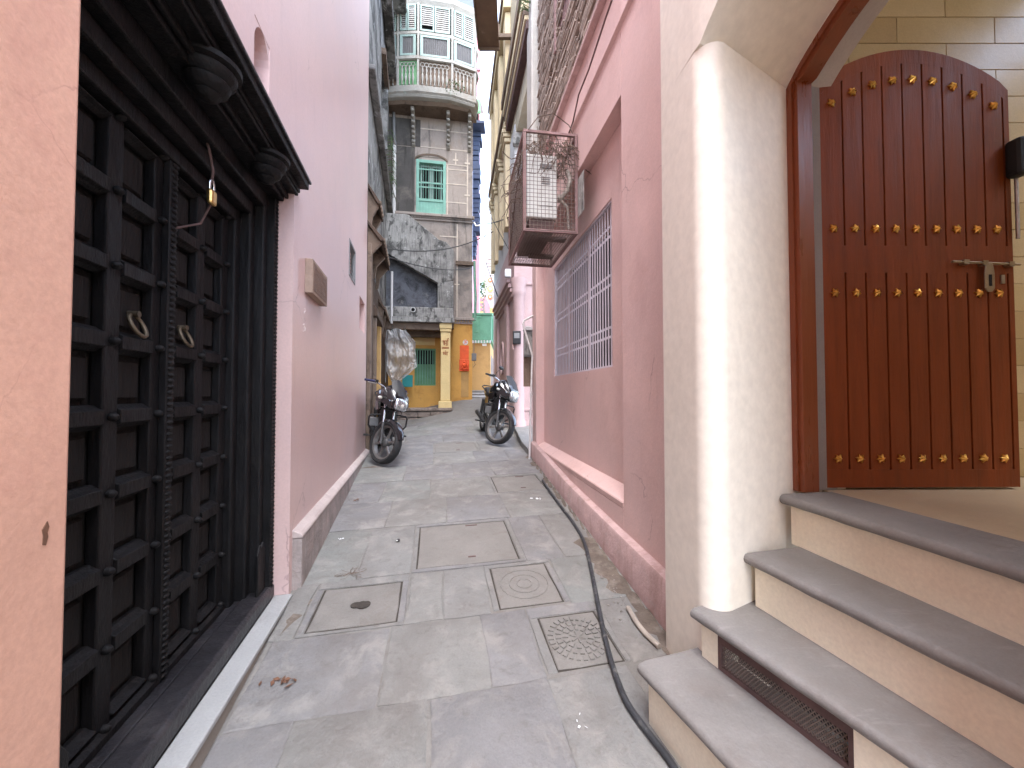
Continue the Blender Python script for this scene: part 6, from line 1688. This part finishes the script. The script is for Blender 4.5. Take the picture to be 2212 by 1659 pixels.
    # visor
    mb = MB(); mb.loft([[(.67, -.135, .985), (.715, -.08, .99), (.73, 0, .99), (.715, .08, .99), (.67, .135, .985), (.66, 0, .98)], [(.56, -.125, 1.10), (.615, -.07, 1.115), (.63, 0, 1.12), (.615, .07, 1.115), (.56, .125, 1.10), (.58, 0, 1.10)], [(.46, -.085, 1.185), (.505, -.045, 1.205), (.515, 0, 1.21), (.505, .045, 1.205), (.46, .085, 1.185), (.49, 0, 1.19)]]).xform(st).build('visor', BIKEM, root, smooth=50)
    MB().box(.46, .56, -.075, .075, 1.02, 1.08).xform(st).build('instrument_panel', BIKEM, root, bevel=.02)
    # handlebar, grips, levers
    hb = [(.28, -.36, 1.085), (.33, -.25, 1.10), (.40, -.14, 1.06), (.43, -.05, 1.0), (.43, .05, 1.0), (.40, .14, 1.06), (.33, .25, 1.10), (.28, .36, 1.085)]
    MB().tube(hb, .0115, 8).xform(st).build('handlebar', CHROME, root, smooth=60)
    for s in (-1, 1):
        MB().tube([(.272, s * .385, 1.082), (.325, s * .255, 1.10)], .0175, 10).xform(st).build('grip', grips, root, smooth=50)
        MB().tube([(.335, s * .24, 1.10), (.385, s * .25, 1.075), (.345, s * .37, 1.06)], .007, 6).xform(st).build('lever', STEEL, root, smooth=50)
        MB().box(.30, .36, s * .235 - .02, s * .235 + .02, 1.075, 1.13).xform(st).build('switch_gear', BIKEM, root, bevel=.008)
        # indicators
        MB().tube([(.52, s * .12, .90), (.53, s * .21, .90)], .010, 6).xform(st).build('indicator_stalk', BIKEM, root)
        MB().ball((.535, s * .235, .90), .024, .036, .022, 10, 6).xform(st).build('indicator', CLEARL if s < 0 else AMBER, root, smooth=60)
    if mirror:
        for s in ((-1,) if mirror == 1 else (-1, 1)):
            MB().tube([(.34, s * .22, 1.11), (.37, s * .24, 1.18), (.38, s * .19, 1.25)], .006, 6).xform(st).build('mirror_stem', BIKEM, root)
            MB().ball((.385, s * .18, 1.275), .018, .072, .034, 12, 7).xform(st).build('mirror', MIRR, root, smooth=60)
    # tank, seat, tail
    mb = MB(); mb.loft([sup(.38, .84, .05, .06), sup(.34, .86, .115, .10), sup(.24, .885, .18, .14), sup(.10, .875, .185, .14), sup(-.02, .84, .135, .10), sup(-.10, .80, .095, .07)]).build('fuel_tank', BIKEB, root, smooth=50)
    for s in (-1, 1):
        MB().loft([[(.36, s * .13, .90), (.36, s * .17, .88), (.36, s * .16, .74), (.36, s * .12, .74)], [(.18, s * .165, .86), (.18, s * .195, .83), (.18, s * .18, .70), (.18, s * .15, .70)], [(.10, s * .15, .80), (.10, s * .165, .78), (.10, s * .16, .70), (.10, s * .145, .70)]]).build('tank_shroud', BIKEB, root, bevel=.008)
    mb = MB(); mb.loft([sup(-.06, .80, .085, .03), sup(-.16, .80, .125, .045), sup(-.36, .80, .135, .05), sup(-.44, .84, .125, .05), sup(-.68, .86, .11, .045), sup(-.76, .87, .07, .03)]).build('seat', SEATM, root, smooth=50)
    mb = MB(); mb.loft([sup(-.20, .70, .10, .06), sup(-.45, .74, .12, .06), sup(-.75, .80, .09, .05), sup(-.88, .83, .05, .03)]).build('tail_panel', BIKEB, root, smooth=50)
    MB().box(-.905, -.875, -.05, .05, .80, .86).build('tail_lamp', REDP, root, bevel=.012)
    mb = MB(); mb.tube([(-.45, -.13, .84), (-.70, -.15, .90), (-.82, -.10, .92), (-.82, .10, .92), (-.70, .15, .90), (-.45, .13, .84)], .012, 8); mb.build('grab_rail', BIKEM, root, smooth=50)
    for s in (-1, 1):
        MB().loft([[(-.12, s * .10, .74), (-.12, s * .13, .72), (-.12, s * .12, .58), (-.12, s * .09, .58)], [(-.38, s * .11, .72), (-.38, s * .135, .70), (-.38, s * .12, .60), (-.38, s * .09, .60)]]).build('side_panel', BIKEB, root, bevel=.01)
        MB().tube([(-.63, s * .11, WR), (-.50, s * .13, .66)], .028, 10).build('shock_absorber', ENGM, root, smooth=40)
        MB().tube([(-.63, s * .09, WR), (-.10, s * .08, .36)], .018, 8).build('swing_arm', BIKEM, root, smooth=40)
    # frame, engine
    MB().tube([(.42, 0, .84), (.34, 0, .55), (.22, 0, .28)], .020, 8).build('down_tube', BIKEM, root, smooth=40)
    MB().loft([sup(.26, .40, .075, .12, 3), sup(.10, .38, .115, .14, 3), sup(-.08, .38, .115, .13, 3), sup(-.16, .40, .07, .09, 3)]).build('crankcase', ENGM, root, smooth=45)
    for s in (-1, 1):
        MB().lathe([(.02, 0), (.10, 0), (.09, s * .03), (.02, s * .035)], (.04, s * .115, .37), 18, 'y').build('engine_cover', ENGM, root, smooth=40)
    cyl = MB().box(.06, .21, -.055, .055, .48, .66).build('cylinder', ENGM, root, bevel=.01)
    copies(MB().box(.03, .24, -.085, .085, 0, .009).mesh('cooling_fin'), 'cooling_fin', ENGM, cyl, [((0, 0, .50 + k * .022), None) for k in range(8)])
    MB().loft([sup(.40, .66, .10, .17, 3), sup(.34, .60, .135, .20, 3), sup(.24, .56, .12, .20, 3)]).build('front_cowl', BIKEM, root, smooth=45)
    MB().box(.05, .20, -.05, .05, .66, .72).build('rocker_cover', BIKEM, root, bevel=.015)
    # exhaust on the right side (y < 0)
    mb = MB(); mb.tube([(.24, -.04, .62), (.33, -.06, .52), (.32, -.10, .34), (.20, -.13, .27), (-.05, -.15, .27)], .019, 8); mb.build('exhaust_pipe', CHROME, root, smooth=60)
    mb = MB(); mb.tube([(-.05, -.15, .27), (-.12, -.155, .275), (-.70, -.17, .37), (-.76, -.17, .38)], [.02, .042, .048, .03], 12); mb.build('silencer', BIKEM, root, smooth=50)
    # crash guard loops
    mb = MB(); gpts = []
    for s in (-1, 1):
        l = [(.36, s * .04, .66), (.37, s * .16, .665), (.37, s * .25, .655), (.36, s * .275, .62), (.34, s * .27, .50), (.30, s * .20, .40), (.25, s * .06, .30)]
        MB().tube(l, .0125, 8).build('crash_guard', BIKEM, root, smooth=60)
        MB().tube([(.02, s * .10, .28), (.02, s * .28, .29)], .011, 8).build('footpeg_bar', BIKEM, root, smooth=50)
        MB().box(-.01, .05, s * .29 - .05, s * .29 + .05, .28, .305).build('footpeg', RUBBER, root, bevel=.008)
    MB().tube([(.02, .10, .27), (.06, .16, .14), (.05, .22, .015)], .011, 8).build('side_stand', BIKEM, root, smooth=50)
    # legshield plate behind the guard on the right side
    MB().box(.20, .24, -.25, -.12, .47, .60).build('tool_box', GREY, root, bevel=.01)
    # rear mudguard and number plate
    mb = MB(); mb.loft([[(-.60, -.06, .66), (-.60, .06, .66), (-.60, .06, .64), (-.60, -.06, .64)], [(-.84, -.06, .62), (-.84, .06, .62), (-.83, .06, .60), (-.83, -.06, .60)], [(-.97, -.055, .42), (-.97, .055, .42), (-.955, .055, .42), (-.955, -.055, .42)]]).build('rear_mudguard', BIKEM, root, bevel=.006)
    return root
GRIPB = mat('dark_blue_grip', (0.02, 0.022, 0.07), .6, .1, 9, .1, 60, local=True)
def place_bike(u, v, body_deg, steer_deg, lean_deg, label, mirror, grips, scale=1.0):
    """u,v = picture point where the front tyre meets the paving"""
    p = on_ground(u, v)
    a = R(-90 + body_deg)                                # heading in the ground plane
    hd = Vector((math.cos(a), math.sin(a), 0))
    base = Vector((p.x, p.y, 0)) - hd * .66 * scale
    slope = (gz(p.x, p.y) - gz(*(Vector((p.x, p.y)) - Vector((hd.x, hd.y)) * 1.28 * scale))) / (1.28 * scale)
    g0 = gz(p.x, p.y) - slope * .66 * scale
    b = motorcycle(label, (base.x, base.y, g0 + .004), a, R(steer_deg), R(lean_deg), mirror, grips, 'motorcycles parked in the lane')
    b.rotation_euler = (Matrix.Rotation(a, 3, 'Z') @ Matrix.Rotation(-math.atan(slope), 3, 'Y') @ Matrix.Rotation(R(lean_deg), 3, 'X')).to_euler()
    b.scale = (scale,) * 3
    return b
place_bike(833, 1003, 23, 33, -5, 'black motorcycle with blue grips parked against the end of the pale pink wall', 0, GRIPB, 1.04)
place_bike(1077, 961, 16, 36, -8, 'black motorcycle with one mirror parked by the pink columned house', 1, BIKEM, 1.05)
